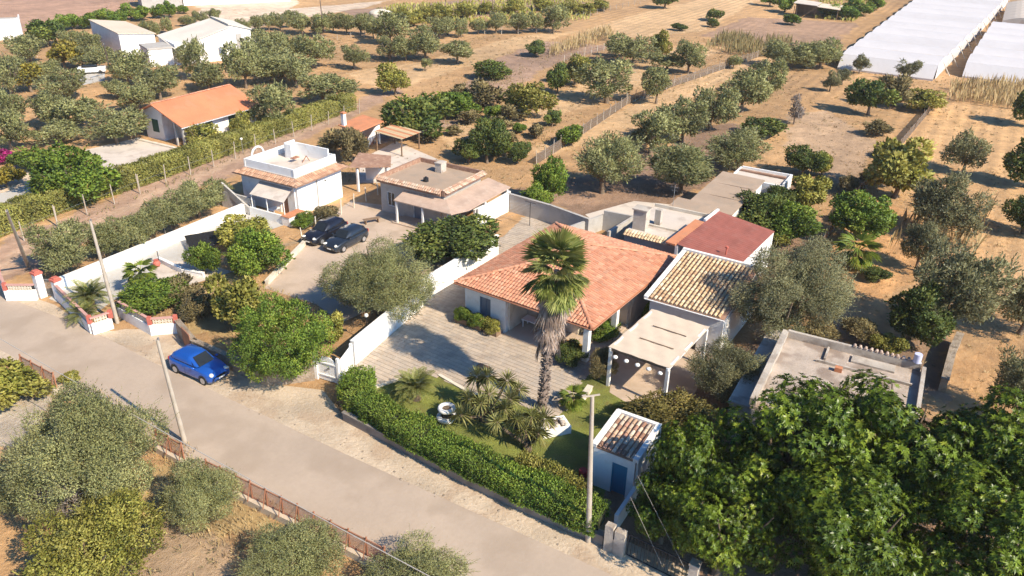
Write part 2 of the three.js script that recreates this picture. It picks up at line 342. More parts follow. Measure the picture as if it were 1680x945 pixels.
// the paved forecourt of the main house, its lawn and the neighbours' yards
struct('front_lawn', sheet([[-9.56,-40.6], [-8.98,-41.16], [-6.22,-43.52], [-2.27,-43.68], [5.91,-44.03], [6.58,-40.91], [8.16,-38.75], [6.92,-37.51], [4.73,-30.84], [3.34,-30.79], [-2.45,-34.32], [-8.34,-37.53]], 0.006), M.lawn, 'mown green lawn between the hedge and the paved forecourt');
{ // stone slabs laid in courses along the house, each with its own tone
  const poly = [[-10.4,-41.03], [-10.15,-43.35], [-8.43,-47.74], [-6.68,-51.87], [-5.99,-54.09], [-2.63,-60.77], [1.59,-71.08], [3.58,-69.33], [8.49,-58.97], [11.51,-52.75], [6.66,-45.57], [4.6,-42.39], [3.45,-39.06], [2.51,-38.29], [1.62,-38.99], [-2.48,-40.55], [-4.52,-42.3], [-5.73,-42.67], [-7.53,-41.62], [-8.97,-40.49]];
  const bed = struct('forecourt', sheet(poly, 0.008), M.joint, 'paved stone forecourt in front of the terracotta roofed house');
  const r = rng(515), a = rad(-34), e = [Math.cos(a), -Math.sin(a)], v = [Math.sin(a), Math.cos(a)], spots = [], geos = [0.34, 0.44, 0.54].map((w) => metres(bx(w - 0.025, 0.022, 0.335, 0, 0, 0)));
  const inside = (x, z) => { let k = false; for (let i = 0, j = poly.length - 1; i < poly.length; j = i++) { const [ax, az] = poly[i], [cx, cz] = poly[j]; if (az > z !== cz > z && x < ((cx - ax) * (z - az)) / (cz - az) + ax) k = !k; } return k; };
  for (let row = -70; row < 40; row++) for (let u = -26 + r() * 0.4; u < 24; ) { const k = Math.floor(r() * 3), w = [0.34, 0.44, 0.54][k], m = u + w / 2, x = -4.08 + m * e[0] + row * 0.36 * v[0], z = -49.76 + m * e[1] + row * 0.36 * v[1]; u += w; if (inside(x, z)) spots.push([x, z, k, Math.floor(r() * 5), r()]); }
  spots.sort((p, q) => Math.hypot(p[0], p[1]) - Math.hypot(q[0], q[1]));
  spots.forEach(([x, z, k, tone, t], i) => {
    if (i < 300) { const m = new THREE.Mesh(geos[k], M.slabs[tone]); m.name = 'paving_stone'; m.position.set(x, 0.008 + t * 0.006, z); m.rotation.y = a; bed.add(m); }
  });
  M.slabs.forEach((mat, tone) => {
    const gs = []; spots.forEach(([x, z, k, q, t], i) => { if (i >= 300 && q === tone) { const g = geos[k].clone(); g.rotateY(a); g.translate(x, 0.008 + t * 0.006, z); gs.push(g); } });
    part('paving_stones', gs, mat, bed, null, 'stuff');
  });
}
{
  const kerb = [[-8.96,-40.42], [-7.51,-41.49], [-5.71,-42.53]].map(([x, z]) => [x, z]);
  struct('lawn_kerb', run(kerb, 0, 0.1, 0.22), M.cream, 'pale curved kerb between lawn and paving');
  struct('lawn_kerb', run([[-4.45,-42.37], [-2.48,-40.55], [-0.21,-39.67]], 0, 0.1, 0.22), M.cream, 'pale kerb behind the yuccas at the paving edge');
}
struct('driveway', sheet([[-34.23,-51.5], [-34.05,-52.9], [-24.5,-70.26], [-20.66,-66.7], [-23.45,-63.2], [-24.91,-63.11], [-26.97,-58.49], [-24.15,-56.14], [-29.38,-51.74], [-29.83,-48.93]], 0.012), M.drive, 'pale grey concrete driveway beside the long white wall');
struct('garden_terrace', sheet([[-28.78,-55.68], [-28.19,-58.43], [-25.1,-58.13], [-22.29,-56.68], [-24.16,-54.84], [-26.5,-52.67], [-27.82,-53.41]], 0.02), M.paleScreed, 'small pale paved terrace beside the concrete driveway');
struct('parking_yard', sheet([[-19.1,-54.05], [-17.9,-62.2], [-17.92,-66.86], [-16.02,-72.91], [-8.34,-70.94], [-4.8,-70.37], [-2.21,-63.34], [-7.11,-54.86], [-12.06,-48.87], [-14.39,-51.5]], 0.012), M.yard, 'tan concrete yard where the two dark cars are parked');
struct('gravel_apron', sheet([[-28.81,-46.82], [-26.67,-47.17], [-23.26,-47.07], [-22.18,-45.9], [-22.85,-43.7], [-25.74,-45.1]], 0.016), M.verge, 'sandy apron at the foot of the leaning pole');
struct('pale_terrace', sheet([[-49.03,-87.21], [-45.14,-92.4], [-37.11,-86.96], [-37,-84.5], [-41.61,-76.52], [-44.3,-80.2]], 0.012), M.paleScreed, 'pale concrete terrace below the orange roofed house');
struct('pale_path', sheet([[-51.4,-70.66], [-48.76,-76.04], [-46.36,-72.31], [-48.28,-67.4]], 0.012), M.drive, 'pale paved strip beside the long clipped hedge');
struct('white_forecourt', sheet([[-70.53,-127.11], [-65.73,-127.63], [-62.97,-121.74], [-64.71,-118.26]], 0.012), M.drive, 'white paved patch in front of the white building');
struct('pergola_floor', sheet([[6.2,-40.96], [6.95,-45.2], [10.28,-49.19], [13.7,-45.87], [10.25,-38.22], [8.16,-38.75]], 0.014), M.yard, 'tan paving under the canvas covered pergola');
struct('back_terrace', sheet([[-17.49,-85.93], [-14.41,-93.3], [-8.62,-86.58], [-12.33,-78.5], [-16.1,-78.25]], 0.012), M.paleScreed, 'pale terrace between the two flat roofed houses');
struct('back_yard', sheet([[6.83,-70.77], [11.99,-74.7], [18.45,-73.42], [20.43,-71.6], [14.21,-62.95], [9.57,-64]], 0.012), M.paleScreed, 'pale concrete back yard behind the terracotta roof');

// ------------------------------------------------------------------ building helpers
function wallWith(parent, mat, a, b, h, t, openings = [], y0 = 0, name = 'wall') {
  const L = dist2(a, b), turn = -Math.atan2(b[1] - a[1], b[0] - a[0]), gs = [];
  const os = [...openings].sort((p, q) => p.at - q.at);
  let x = 0;
  const put = (x0, x1, lo, hi) => { if (x1 - x0 > 0.01 && hi - lo > 0.01) gs.push(bx(x1 - x0, hi - lo, t, (x0 + x1) / 2, lo, 0)); };
  for (const o of os) {
    put(x, o.at - o.w / 2, y0, y0 + h);
    put(o.at - o.w / 2, o.at + o.w / 2, y0, y0 + o.y);
    put(o.at - o.w / 2, o.at + o.w / 2, y0 + o.y + o.h, y0 + h);
    x = o.at + o.w / 2;
  }
  put(x, L, y0, y0 + h);
  const place = (g) => { g.rotateY(turn); g.translate(a[0], 0, a[1]); return g; };
  const wall = part(name, gs.map(place), mat, parent);
  for (const o of os) {
    if (o.kind === 'gap') continue;
    const isDoor = o.kind === 'door', g = new THREE.Group(); g.name = isDoor ? 'door' : 'window'; parent.add(g);
    if (o.label) g.userData.label = o.label;
    const f = 0.06, fm = o.frame ?? M.whitePaint, x0 = o.at - o.w / 2, x1 = o.at + o.w / 2, y = y0 + o.y + 0.003;
    const bars = [bx(f, o.h - 0.006, t * 0.6, x0 + f / 2 + 0.003, y), bx(f, o.h - 0.006, t * 0.6, x1 - f / 2 - 0.003, y), bx(o.w - 2 * f - 0.01, f, t * 0.6, o.at, y + o.h - f - 0.006)];
    if (!isDoor) { bars.push(bx(o.w - 2 * f - 0.01, f, t * 0.6, o.at, y), bx(f * 0.7, o.h - 2 * f - 0.012, t * 0.4, o.at, y + f + 0.001)); }
    part('frame', bars.map(place), fm, g);
    part(isDoor ? 'leaf' : 'pane', place(bx(o.w - 2 * f - 0.014, o.h - 2 * f - 0.014, 0.03, o.at, y + f)), o.fill ?? (isDoor ? M.wood : M.glass), g);
    if (!isDoor) { const s = (o.side ?? 1); part('sill', place(bx(o.w + 0.16, 0.05, 0.14, o.at, y0 + o.y - 0.052, s * (t / 2 + 0.06))), M.whitePaint, g); }
  }
  return wall;
}
const tileColour = (sets) => (r) => { const c = sets[Math.floor(r() * sets.length)], k = 0.82 + r() * 0.36; return [c[0] * k, c[1] * k, c[2] * k]; };
const terracottas = tileColour([[0.52, 0.235, 0.135], [0.55, 0.26, 0.15], [0.5, 0.225, 0.13], [0.54, 0.28, 0.17], [0.5, 0.21, 0.115]]);
const oldTiles = tileColour([[0.56, 0.42, 0.25], [0.52, 0.36, 0.2], [0.6, 0.48, 0.31], [0.54, 0.4, 0.24], [0.46, 0.3, 0.17]]);
function ridgeTiles(a, b, colour, r, size = 0.3) {
  const d = new THREE.Vector3().subVectors(b, a), L = d.length(), s = d.clone().normalize(), e = new THREE.Vector3().crossVectors(s, V(0, 1, 0)).normalize();
  return tileCourses(a.clone().addScaledVector(e, -size / 2), e, s, L, () => [0, size + 0.01], size, 0.4, 0.1, colour, r);
}

// ------------------------------------------------------------------ the terracotta roofed house
{
  const W = 11.1, D = 13.6, eave = 3.0, top = 4.6, r = rng(11);
  const t = thing('bungalow', 'white bungalow with a large hipped terracotta tile roof behind the tall palm', 'house', [-4.08,-49.76], -34);
  const wallTop = 2.95;
  wallWith(t, M.white, [0.55, -0.7], [4.05, -0.7], wallTop, 0.3, [{ at: 1.75, w: 0.95, y: 0.75, h: 1.5, fill: M.shutter, frame: M.shutter, label: 'grey shuttered window with a low arch' }]);
  wallWith(t, M.white, [0.55, -0.86], [0.55, -13], wallTop, 0.3, [{ at: 4, w: 1, y: 1, h: 1.2, side: -1 }, { at: 8, w: 1, y: 1, h: 1.2, side: -1 }]);
  wallWith(t, M.cream, [4.05, -0.86], [4.05, -3.4], wallTop, 0.3);
  wallWith(t, M.cream, [4.21, -3.4], [8.35, -3.4], wallTop, 0.3, [{ at: 1.6, w: 1.0, y: 0, h: 2.1, kind: 'door', fill: M.wood }]);
  wallWith(t, M.cream, [8.2, -3.56], [8.2, -6.6], wallTop, 0.3, [{ at: 1.6, w: 1.1, y: 0.9, h: 1.3 }]);
  wallWith(t, M.cream, [8.2, -6.76], [10.4, -6.76], wallTop, 0.3);
  wallWith(t, M.cream, [10.4, -6.91], [10.4, -13], wallTop, 0.3, [{ at: 3, w: 1.0, y: 0.9, h: 1.3, side: -1 }]);
  wallWith(t, M.white, [0.71, -12.9], [10.24, -12.9], wallTop, 0.3);
  part('porch_floor', [bx(6.5, 0.12, 3, 7.4, 0.001, -1.75), bx(2.2, 0.118, 3, 9.5, 0.001, -5.05)], M.yard, t);
  part('porch_wall', bx(1.5, 0.7, 0.2, 9.4, 0.12, -1.1), plain('ochre_render', [0.6, 0.34, 0.12]), t, 'low ochre wall along the porch');
  for (const [x, z] of [[10.45, -0.65], [10.45, -4.6]]) { const p = part('pillar', bx(0.38, 2.85, 0.38, x, 0.12, z), M.white, t); part('capital', bx(0.46, 0.09, 0.46, x, 2.88, z), M.white, p); }
  const A = V(0, eave, 0), B = V(W, eave, 0), Cc = V(W, eave, -D), Dd = V(0, eave, -D), R0 = V(W / 2, top, -W / 2), R1 = V(W / 2, top, -D + W / 2);
  part('eaves_board', [bx(W, 0.12, 0.05, W / 2, eave - 0.14, -0.03), bx(W, 0.12, 0.05, W / 2, eave - 0.14, -D + 0.03), bx(0.05, 0.12, D - 0.14, 0.03, eave - 0.14, -D / 2), bx(0.05, 0.12, D - 0.14, W - 0.03, eave - 0.14, -D / 2)], M.wood, t);
  const deck = part('roof', [slab([A, B, R0], 0.06), slab([B, Cc, R1, R0], 0.06), slab([Cc, Dd, R1], 0.06), slab([Dd, A, R0, R1], 0.06)], M.terracottaFlat, t);
  const rise = top - eave, sl = Math.hypot(W / 2, rise), ce = (W / 2) / sl, se = rise / sl, gs = [];
  gs.push(...tileCourses(A, V(1, 0, 0), V(0, se, -ce), sl, (v) => [v * ce, W - v * ce], 0.24, 0.36, 0.075, terracottas, r));
  gs.push(...tileCourses(B, V(0, 0, -1), V(-ce, se, 0), sl, (v) => [v * ce, D - v * ce], 0.24, 0.36, 0.06, terracottas, r));
  gs.push(...tileCourses(Cc, V(-1, 0, 0), V(0, se, ce), sl, (v) => [v * ce, W - v * ce], 0.24, 0.36, 0.075, terracottas, r));
  gs.push(...tileCourses(Dd, V(0, 0, 1), V(ce, se, 0), sl, (v) => [v * ce, D - v * ce], 0.24, 0.36, 0.075, terracottas, r));
  part('roof_tiles', gs, M.terracotta, deck, null, 'stuff');
  const up = V(0, 0.03, 0), hips = [];
  for (const [a, b] of [[A, R0], [B, R0], [Cc, R1], [Dd, R1], [R0, R1]]) hips.push(...ridgeTiles(a.clone().add(up), b.clone().add(up), terracottas, r));
  part('ridge_tiles', hips, M.terracotta, deck, null, 'stuff');
  part('gutter', [rod(V(0.02, eave - 0.05, 0.06), V(W - 0.02, eave - 0.05, 0.06), 0.05), rod(V(W + 0.06, eave - 0.05, 0), V(W + 0.06, eave - 0.05, -D), 0.05)], M.rust, t);
}
// ------------------------------------------------------------------ annex with old pantiles
{
  const W = 5.6, D = 6.6, lo = 3.1, hi = 4.05, r = rng(12), t = thing('annex', 'white annex with yellowed old pantiles beside the terracotta roofed bungalow', 'annex', [9.08,-47.99], -32);
  wallWith(t, M.white, [0.3, -0.45], [W - 0.1, -0.45], lo - 0.12, 0.25, [{ at: 1.1, w: 0.9, y: 1, h: 1.1, fill: M.shutter }, { at: 3.1, w: 1.0, y: 0, h: 2.1, kind: 'door', fill: M.darkMetal }]);
  const gable = (x) => slab([V(x - 0.12, lo - 0.1, -0.58), V(x + 0.12, lo - 0.1, -0.58), V(x + 0.12, hi - 0.1, -D), V(x - 0.12, hi - 0.1, -D)], 0.3);
  part('wall', [bx(0.24, lo - 0.4, D - 0.58, 0.3, 0, -(D + 0.58) / 2), gable(0.3)], M.white, t);
  part('wall', [bx(0.24, lo - 0.4, D - 0.58, W - 0.2, 0, -(D + 0.58) / 2), gable(W - 0.2)], M.white, t);
  part('wall', bx(W + 0.1, hi + 0.25, 0.25, W / 2, 0, -D - 0.13), M.white, t);
  const rise = hi - lo, L = Math.hypot(D, rise), A = V(0.25, lo, 0);
  const deck = part('roof', slab([V(0, lo, 0.05), V(W, lo, 0.05), V(W, hi, -D), V(0, hi, -D)], 0.1), M.brownTile, t);
  part('roof_tiles', tileCourses(A, V(1, 0, 0), V(0, rise / L, -D / L), L, () => [0, W - 0.3], 0.3, 0.4, 0.12, oldTiles, r, 0.7), M.terracotta, deck, null, 'stuff');
  part('verge_coping', slab([V(-0.06, lo + 0.12, 0.06), V(0.24, lo + 0.12, 0.06), V(0.24, hi + 0.14, -D), V(-0.06, hi + 0.14, -D)], 0.14), M.white, t);
  part('gutter', rod(V(0, lo - 0.07, 0.11), V(W, lo - 0.07, 0.11), 0.05), M.white, t);
}
// ------------------------------------------------------------------ red sheet roof
{
  const t = thing('red_roof_house', 'white outbuilding under a red corrugated sheet roof behind the annex', 'outbuilding', [16.43,-53.01], 56);
  // local x runs to the back, local z to the right
  const L = 8.6, Wd = 4.6, hi = 3.75, lo = 3.15;
  wallWith(t, M.white, [0.1, 0.02], [L - 0.1, 0.02], lo - 0.1, 0.22, [{ at: 5.5, w: 0.9, y: 1.1, h: 1, side: 1 }]);
  part('wall', bx(0.22, 2.9, Wd, 0.12, 0, -Wd / 2 - 0.1), M.white, t);
  part('wall', bx(0.22, 2.9, Wd, L - 0.12, 0, -Wd / 2 - 0.1), M.white, t);
  part('wall', bx(L, hi - 0.15, 0.22, L / 2, 0, -Wd - 0.12), M.white, t);
  const gs = [], n = 26, pos = [], idx = [];
  for (let i = 0; i <= n * 2; i++) { const x = (i / (n * 2)) * L, w = i % 2 ? 0.07 : 0; pos.push(x, lo + w, 0.2, x, hi + w, -Wd - 0.1); if (i < n * 2) { const a = 2 * i; idx.push(a, a + 2, a + 1, a + 1, a + 2, a + 3); } }
  const g = new THREE.BufferGeometry(); g.setAttribute('position', new THREE.Float32BufferAttribute(pos, 3)); g.setIndex(idx);
  const q = g.toNonIndexed(); q.computeVertexNormals(); q.setAttribute('uv', new THREE.BufferAttribute(new Float32Array(q.attributes.position.count * 2), 2));
  gs.push(q);
  part('roof', gs, M.redSheet, t);
  part('roof_edge', slab([V(-0.3, hi + 0.1, -Wd - 0.9), V(-0.3, hi + 0.06, -Wd - 0.12), V(5.4, hi + 0.06, -Wd - 0.12), V(5.4, hi + 0.1, -Wd - 0.9)], 0.12), M.terracottaFlat, t, 'orange tiled strip along the red roof');
  part('coping', bx(L * 0.34, 0.22, 0.2, L * 0.83, hi - 0.02, -Wd - 0.2), M.whitePaint, t);
  part('vent_pipe', [cyl(0.06, 0.06, 0.7, 1.2, lo + 0.1, -1.2), cyl(0.13, 0.13, 0.12, 1.2, lo + 0.8, -1.2)], M.redCap, t);
}
// ------------------------------------------------------------------ flat concrete roof with the chimney block and the walled yard
{
  const t = thing('flat_roof_house', 'flat roofed house with a pale screed terrace and bulky chimney behind the terracotta roof', 'house', [8.75,-58.98], -30, undefined);
  const W = 5.0, D = 7.2, h = 3.0, r = rng(14);
  wallWith(t, M.grey, [0.2, -0.25], [W - 0.1, -0.25], h, 0.25, []);
  wallWith(t, M.grey, [0.2, -0.38], [0.2, -D], h, 0.25, [{ at: 4, w: 0.9, y: 1, h: 1, side: -1 }]);
  wallWith(t, M.white, [W - 0.1, -0.38], [W - 0.1, -D], h, 0.25);
  wallWith(t, M.grey, [0.33, -D + 0.1], [W - 0.23, -D + 0.1], h, 0.25);
  const deck = part('roof', bx(W - 0.1, 0.16, D - 0.3, W / 2, h, -D / 2 - 0.1), M.paleScreed, t);
  part('parapet', [bx(W, 0.3, 0.16, W / 2 + 0.05, h + 0.16, -D + 0.1), bx(0.14, 0.22, D - 0.8, W - 0.02, h + 0.16, -D / 2 - 0.2)], M.cream, t);
  part('divider', bx(3.4, 0.18, 0.12, 3.0, h + 0.16, -2.6), M.cream, t);
  part('edge_tiles', tileCourses(V(0.1, h + 0.02, 0.12), V(1, 0, 0), V(0, 0.35, -0.937), 0.8, () => [0, W - 0.2], 0.25, 0.36, 0.09, oldTiles, r), M.terracotta, deck, null, 'stuff');
  const ch = part('chimney', [bx(1.1, 1.7, 0.9, 0.9, h + 0.16, -1.7), bx(0.5, 1.3, 0.5, 1.75, h + 0.16, -3.4)], M.concrete, t);
  part('cap', [bx(1.3, 0.1, 1.1, 0.9, h + 1.86, -1.7)], M.concrete, ch);
  part('flue_opening', bx(0.02, 0.6, 0.5, 0.34, h + 0.9, -1.7), M.darkMetal, ch);
  part('lean_to', slab([V(1.2, h + 0.5, -D - 2.4), V(1.0, h + 0.15, -D + 0.2), V(4.4, h + 0.05, -D + 0.2), V(4.8, h + 0.4, -D - 2.4)], 0.1), M.roofFelt, t, 'grey felt lean-to roof at the back');
  part('wall', [bx(3.4, h - 0.1, 0.15, 2.8, 0, -D - 2.3)], M.grey, t);
  part('aerial', [rod(V(1.6, h + 0.5, -D), V(1.6, h + 2.4, -D), 0.025), rod(V(1.2, h + 2.2, -D), V(2, h + 2.2, -D), 0.015), rod(V(1.3, h + 1.9, -D), V(1.9, h + 1.9, -D), 0.015)], M.greyMetal, t);
}
{
  const t = thing('courtyard_wall', 'white courtyard wall with a pale top between the terracotta roof and back yard', 'wall', [6.01,-62.1], -31);
  part('wall', run([[-2.2, -0.2], [2.2, 0.1]], 0, 1.7, 0.22), M.white, t);
  part('wall', run([[2.2, -0.05], [2.6, -5.6]], 0, 2.4, 0.2), M.grey, t);
  part('wall', run([[-2.2, -0.35], [-0.8, -5.4]], 0, 1.5, 0.2), M.grey, t);
  part('wall', run([[-0.7, -5.4], [2.5, -5.7]], 0, 1.9, 0.2), M.grey, t);
}
// ------------------------------------------------------------------ long shed and white store
{
  const t = thing('long_shed', 'long white shed with a plain tan felt roof beside the big olives', 'shed', [15.42,-66.23], -30);
  const W = 3.9, D = 10.8, h = 2.9;
  wallWith(t, M.white, [0.15, -0.2], [W - 0.15, -0.2], h - 0.05, 0.2, [{ at: 0.95, w: 1.1, y: 1.2, h: 0.9, fill: M.blue }, { at: 2.6, w: 0.9, y: 0, h: 2, kind: 'door', fill: M.whitePaint }]);
  wallWith(t, M.white, [W - 0.15, -0.31], [W - 0.15, -D + 0.1], h - 0.05, 0.2, [{ at: 6, w: 0.8, y: 1.3, h: 0.8, side: -1 }]);
  wallWith(t, M.white, [0.15, -0.31], [0.15, -D + 0.1], h - 0.05, 0.2);
  wallWith(t, M.white, [0.26, -D + 0.15], [W - 0.26, -D + 0.15], h - 0.05, 0.2);
  part('roof', slab([V(-0.15, h + 0.12, 0.15), V(W + 0.15, h, 0.15), V(W + 0.15, h, -D), V(-0.15, h + 0.12, -D)], 0.12), M.roofFelt, t);
  part('seam', [bx(W, 0.03, 0.05, W / 2, h + 0.08, -3.6), bx(W, 0.03, 0.05, W / 2, h + 0.08, -7.2)], M.roofFelt, t);
  const s = thing('store_room', 'low white store room with a broken tiled top behind the long shed', 'store room', [21.84,-76.41], -30);
  part('wall', [...run([[0, -0.1], [5.2, -0.1]], 0, 2.2, 0.2), ...run([[5.1, -0.2], [5.1, -3.6]], 0, 2.4, 0.2), ...run([[0, -0.2], [0, -3.6]], 0, 2.3, 0.2), ...run([[0.11, -3.5], [4.99, -3.5]], 0, 2.4, 0.2)], M.white, s);
  part('roof', slab([V(0.11, 2.25, -0.22), V(4.98, 2.15, -0.22), V(4.98, 2.15, -3.38), V(0.11, 2.25, -3.38)], 0.1), M.paleScreed, s);
  part('ridge_coping', bx(4.6, 0.14, 0.4, 2.5, 2.25, -2.4), M.brownTile, s);
}
// ------------------------------------------------------------------ white house with roof terrace on the left
{
  const t = thing('terrace_house', 'white house with a walled roof terrace and brown tiled skirt by the driveway', 'house', [-19.77,-67.78], 61);
  const L = 7.4, D = 8.1, led = 3.15;
  wallWith(t, M.white, [0.7, -0.7], [L - 0.6, -0.7], led, 0.25, [{ at: 3.8, w: 0.5, y: 2.2, h: 0.3, fill: M.darkMetal }]);
  wallWith(t, M.white, [0.7, -0.84], [0.7, -D + 0.6], led, 0.25, [{ at: 1.4, w: 1.0, y: 0, h: 2.1, kind: 'door', fill: M.brownTile }, { at: 4.2, w: 1.4, y: 0.9, h: 1.2, side: 1, fill: M.glass }]);
  wallWith(t, M.white, [L - 0.6, -0.84], [L - 0.6, -D + 0.6], led, 0.25);
  wallWith(t, M.white, [0.84, -D + 0.7], [L - 0.73, -D + 0.7], led, 0.25);
  const sk = (a, b, c, d) => slab([a, b, c, d], 0.09), lo = led, hi = led + 0.4, k = 0.85;
  const skirt = part('roof_skirt', [sk(V(0, lo, 0), V(L, lo, 0), V(L - k, hi, -k), V(k, hi, -k)), sk(V(0, lo, -D), V(0, lo, 0), V(k, hi, -k), V(k, hi, -D + k)), sk(V(L, lo, 0), V(L, lo, -D), V(L - k, hi, -D + k), V(L - k, hi, -k)), sk(V(L, lo, -D), V(0, lo, -D), V(k, hi, -D + k), V(L - k, hi, -D + k))], M.brownTile, t);
  const rs = rng(21), cole = tileColour([[0.45, 0.25, 0.15], [0.5, 0.3, 0.19], [0.4, 0.22, 0.13]]);
  const sl = Math.hypot(k, 0.4);
  part('skirt_tiles', [...tileCourses(V(0, lo, 0), V(1, 0, 0), V(0, 0.4 / sl, -k / sl), sl, (v) => [v, L - v], 0.26, 0.44, 0.05, cole, rs), ...tileCourses(V(0, lo, -D), V(0, 0, 1), V(k / sl, 0.4 / sl, 0), sl, (v) => [v, D - v], 0.26, 0.44, 0.05, cole, rs)], M.terracotta, skirt, null, 'stuff');
  part('roof', bx(L - 2 * k + 0.1, 0.12, D - 2 * k + 0.1, L / 2, hi - 0.02, -D / 2), M.paleScreed, t);
  part('parapet', [bx(L - 2 * k, 0.75, 0.16, L / 2, hi + 0.1, -k - 0.12), bx(0.16, 0.75, D - 2 * k - 0.35, k + 0.12, hi + 0.1, -D / 2), bx(0.16, 0.75, D - 2 * k - 0.35, L - k - 0.12, hi + 0.1, -D / 2), bx(L - 2 * k, 0.75, 0.16, L / 2, hi + 0.1, -D + k + 0.12)], M.white, t);
  part('roof_wall', bx(0.16, 1.25, 4.2, L - k - 0.3, hi + 0.1, -3.6), M.white, t, 'taller white wall at the back of the roof terrace');
  part('roof_wall', [bx(1.3, 1.5, 0.16, L - k - 1.0, hi + 0.1, -5.8), bx(0.16, 1.4, 0.7, L - k - 1.6, hi + 0.1, -5.36)], M.white, t, 'white corner wall of the roof terrace');
  const ar = new THREE.TorusGeometry(0.75, 0.1, 6, 16, Math.PI); ar.rotateY(0); ar.translate(2.6, hi + 0.8, -D + k + 0.12);
  part('arch', ar, M.white, t);
  part('ladder_stand', [rod(V(4.6, hi + 0.1, -3.4), V(5.0, hi + 0.7, -3.2), 0.04), rod(V(5.4, hi + 0.1, -3.2), V(5.0, hi + 0.7, -3.2), 0.04), bx(0.8, 0.06, 0.5, 4.4, hi + 0.5, -4.1)], M.rust, t);
  part('drainpipe', rod(V(3.3, 0.05, -0.52), V(3.3, led, -0.52), 0.05), M.grey, t);
  // porch on the driveway side with its canopy
  const can = part('canopy', slab([V(-1.5, 2.15, -0.2), V(0.55, 2.7, -1.0), V(0.55, 2.7, -5.0), V(-1.5, 2.15, -4.4)], 0.05), M.paleScreed, t, 'pale sheet canopy on thin white posts');
  part('post', [rod(V(-1.4, 0.8, -0.3), V(-1.4, 2.12, -0.3), 0.045)], M.whitePaint, t); part('post', [rod(V(-1.4, 0.8, -2.4), V(-1.4, 2.12, -2.4), 0.045)], M.whitePaint, t); part('post', [rod(V(-1.4, 0.8, -4.3), V(-1.4, 2.12, -4.3), 0.045)], M.whitePaint, t);
  part('porch_wall', [...run([[-1.5, -0.1], [-1.5, -4.6]], 0, 0.85, 0.18), bx(2.0, 0.85, 0.9, -0.7, 0, 0.05)], M.white, t);
  part('porch_top', bx(2.1, 0.06, 1.0, -0.7, 0.86, 0.05), M.terracottaFlat, t, 'orange tiled top of the low porch wall');
  part('side_wall', [slab([V(-1.6, 0.8, -4.7), V(-1.4, 0.8, -4.7), V(-1.0, 2.4, -8.4), V(-1.2, 2.4, -8.4)], 0.8), bx(0.2, 1.6, 3.8, -1.2, 0, -6.6)], M.grey, t, 'curved white side wall rising towards the back');
  part('patio_table', [bx(1.0, 0.05, 0.7, -0.5, 0.72, -2.6), cyl(0.05, 0.05, 0.71, -0.5, 0.01, -2.6)], M.white, t);
  // tiled roof running to the neighbour
  const c = thing('carport', 'tiled carport on white posts between the two flat roofed houses', 'carport', [-16.6,-75.93], 60);
  const cr = part('roof', [slab([V(-0.6, 2.75, 0.6), V(2.4, 2.5, 3.4), V(5.0, 2.6, 1.4), V(3.2, 2.9, -1.4)], 0.09)], M.brownTile, c);
  for (const [x, z] of [[0.2, 0.9], [2.3, 3.0], [4.5, 1.3]]) part('post', bx(0.2, 2.45, 0.2, x, 0, z), M.white, c);
  part('wall', run([[3.4, -0.8], [4.6, 1.0]], 0, 2.4, 0.15), M.white, c);
}
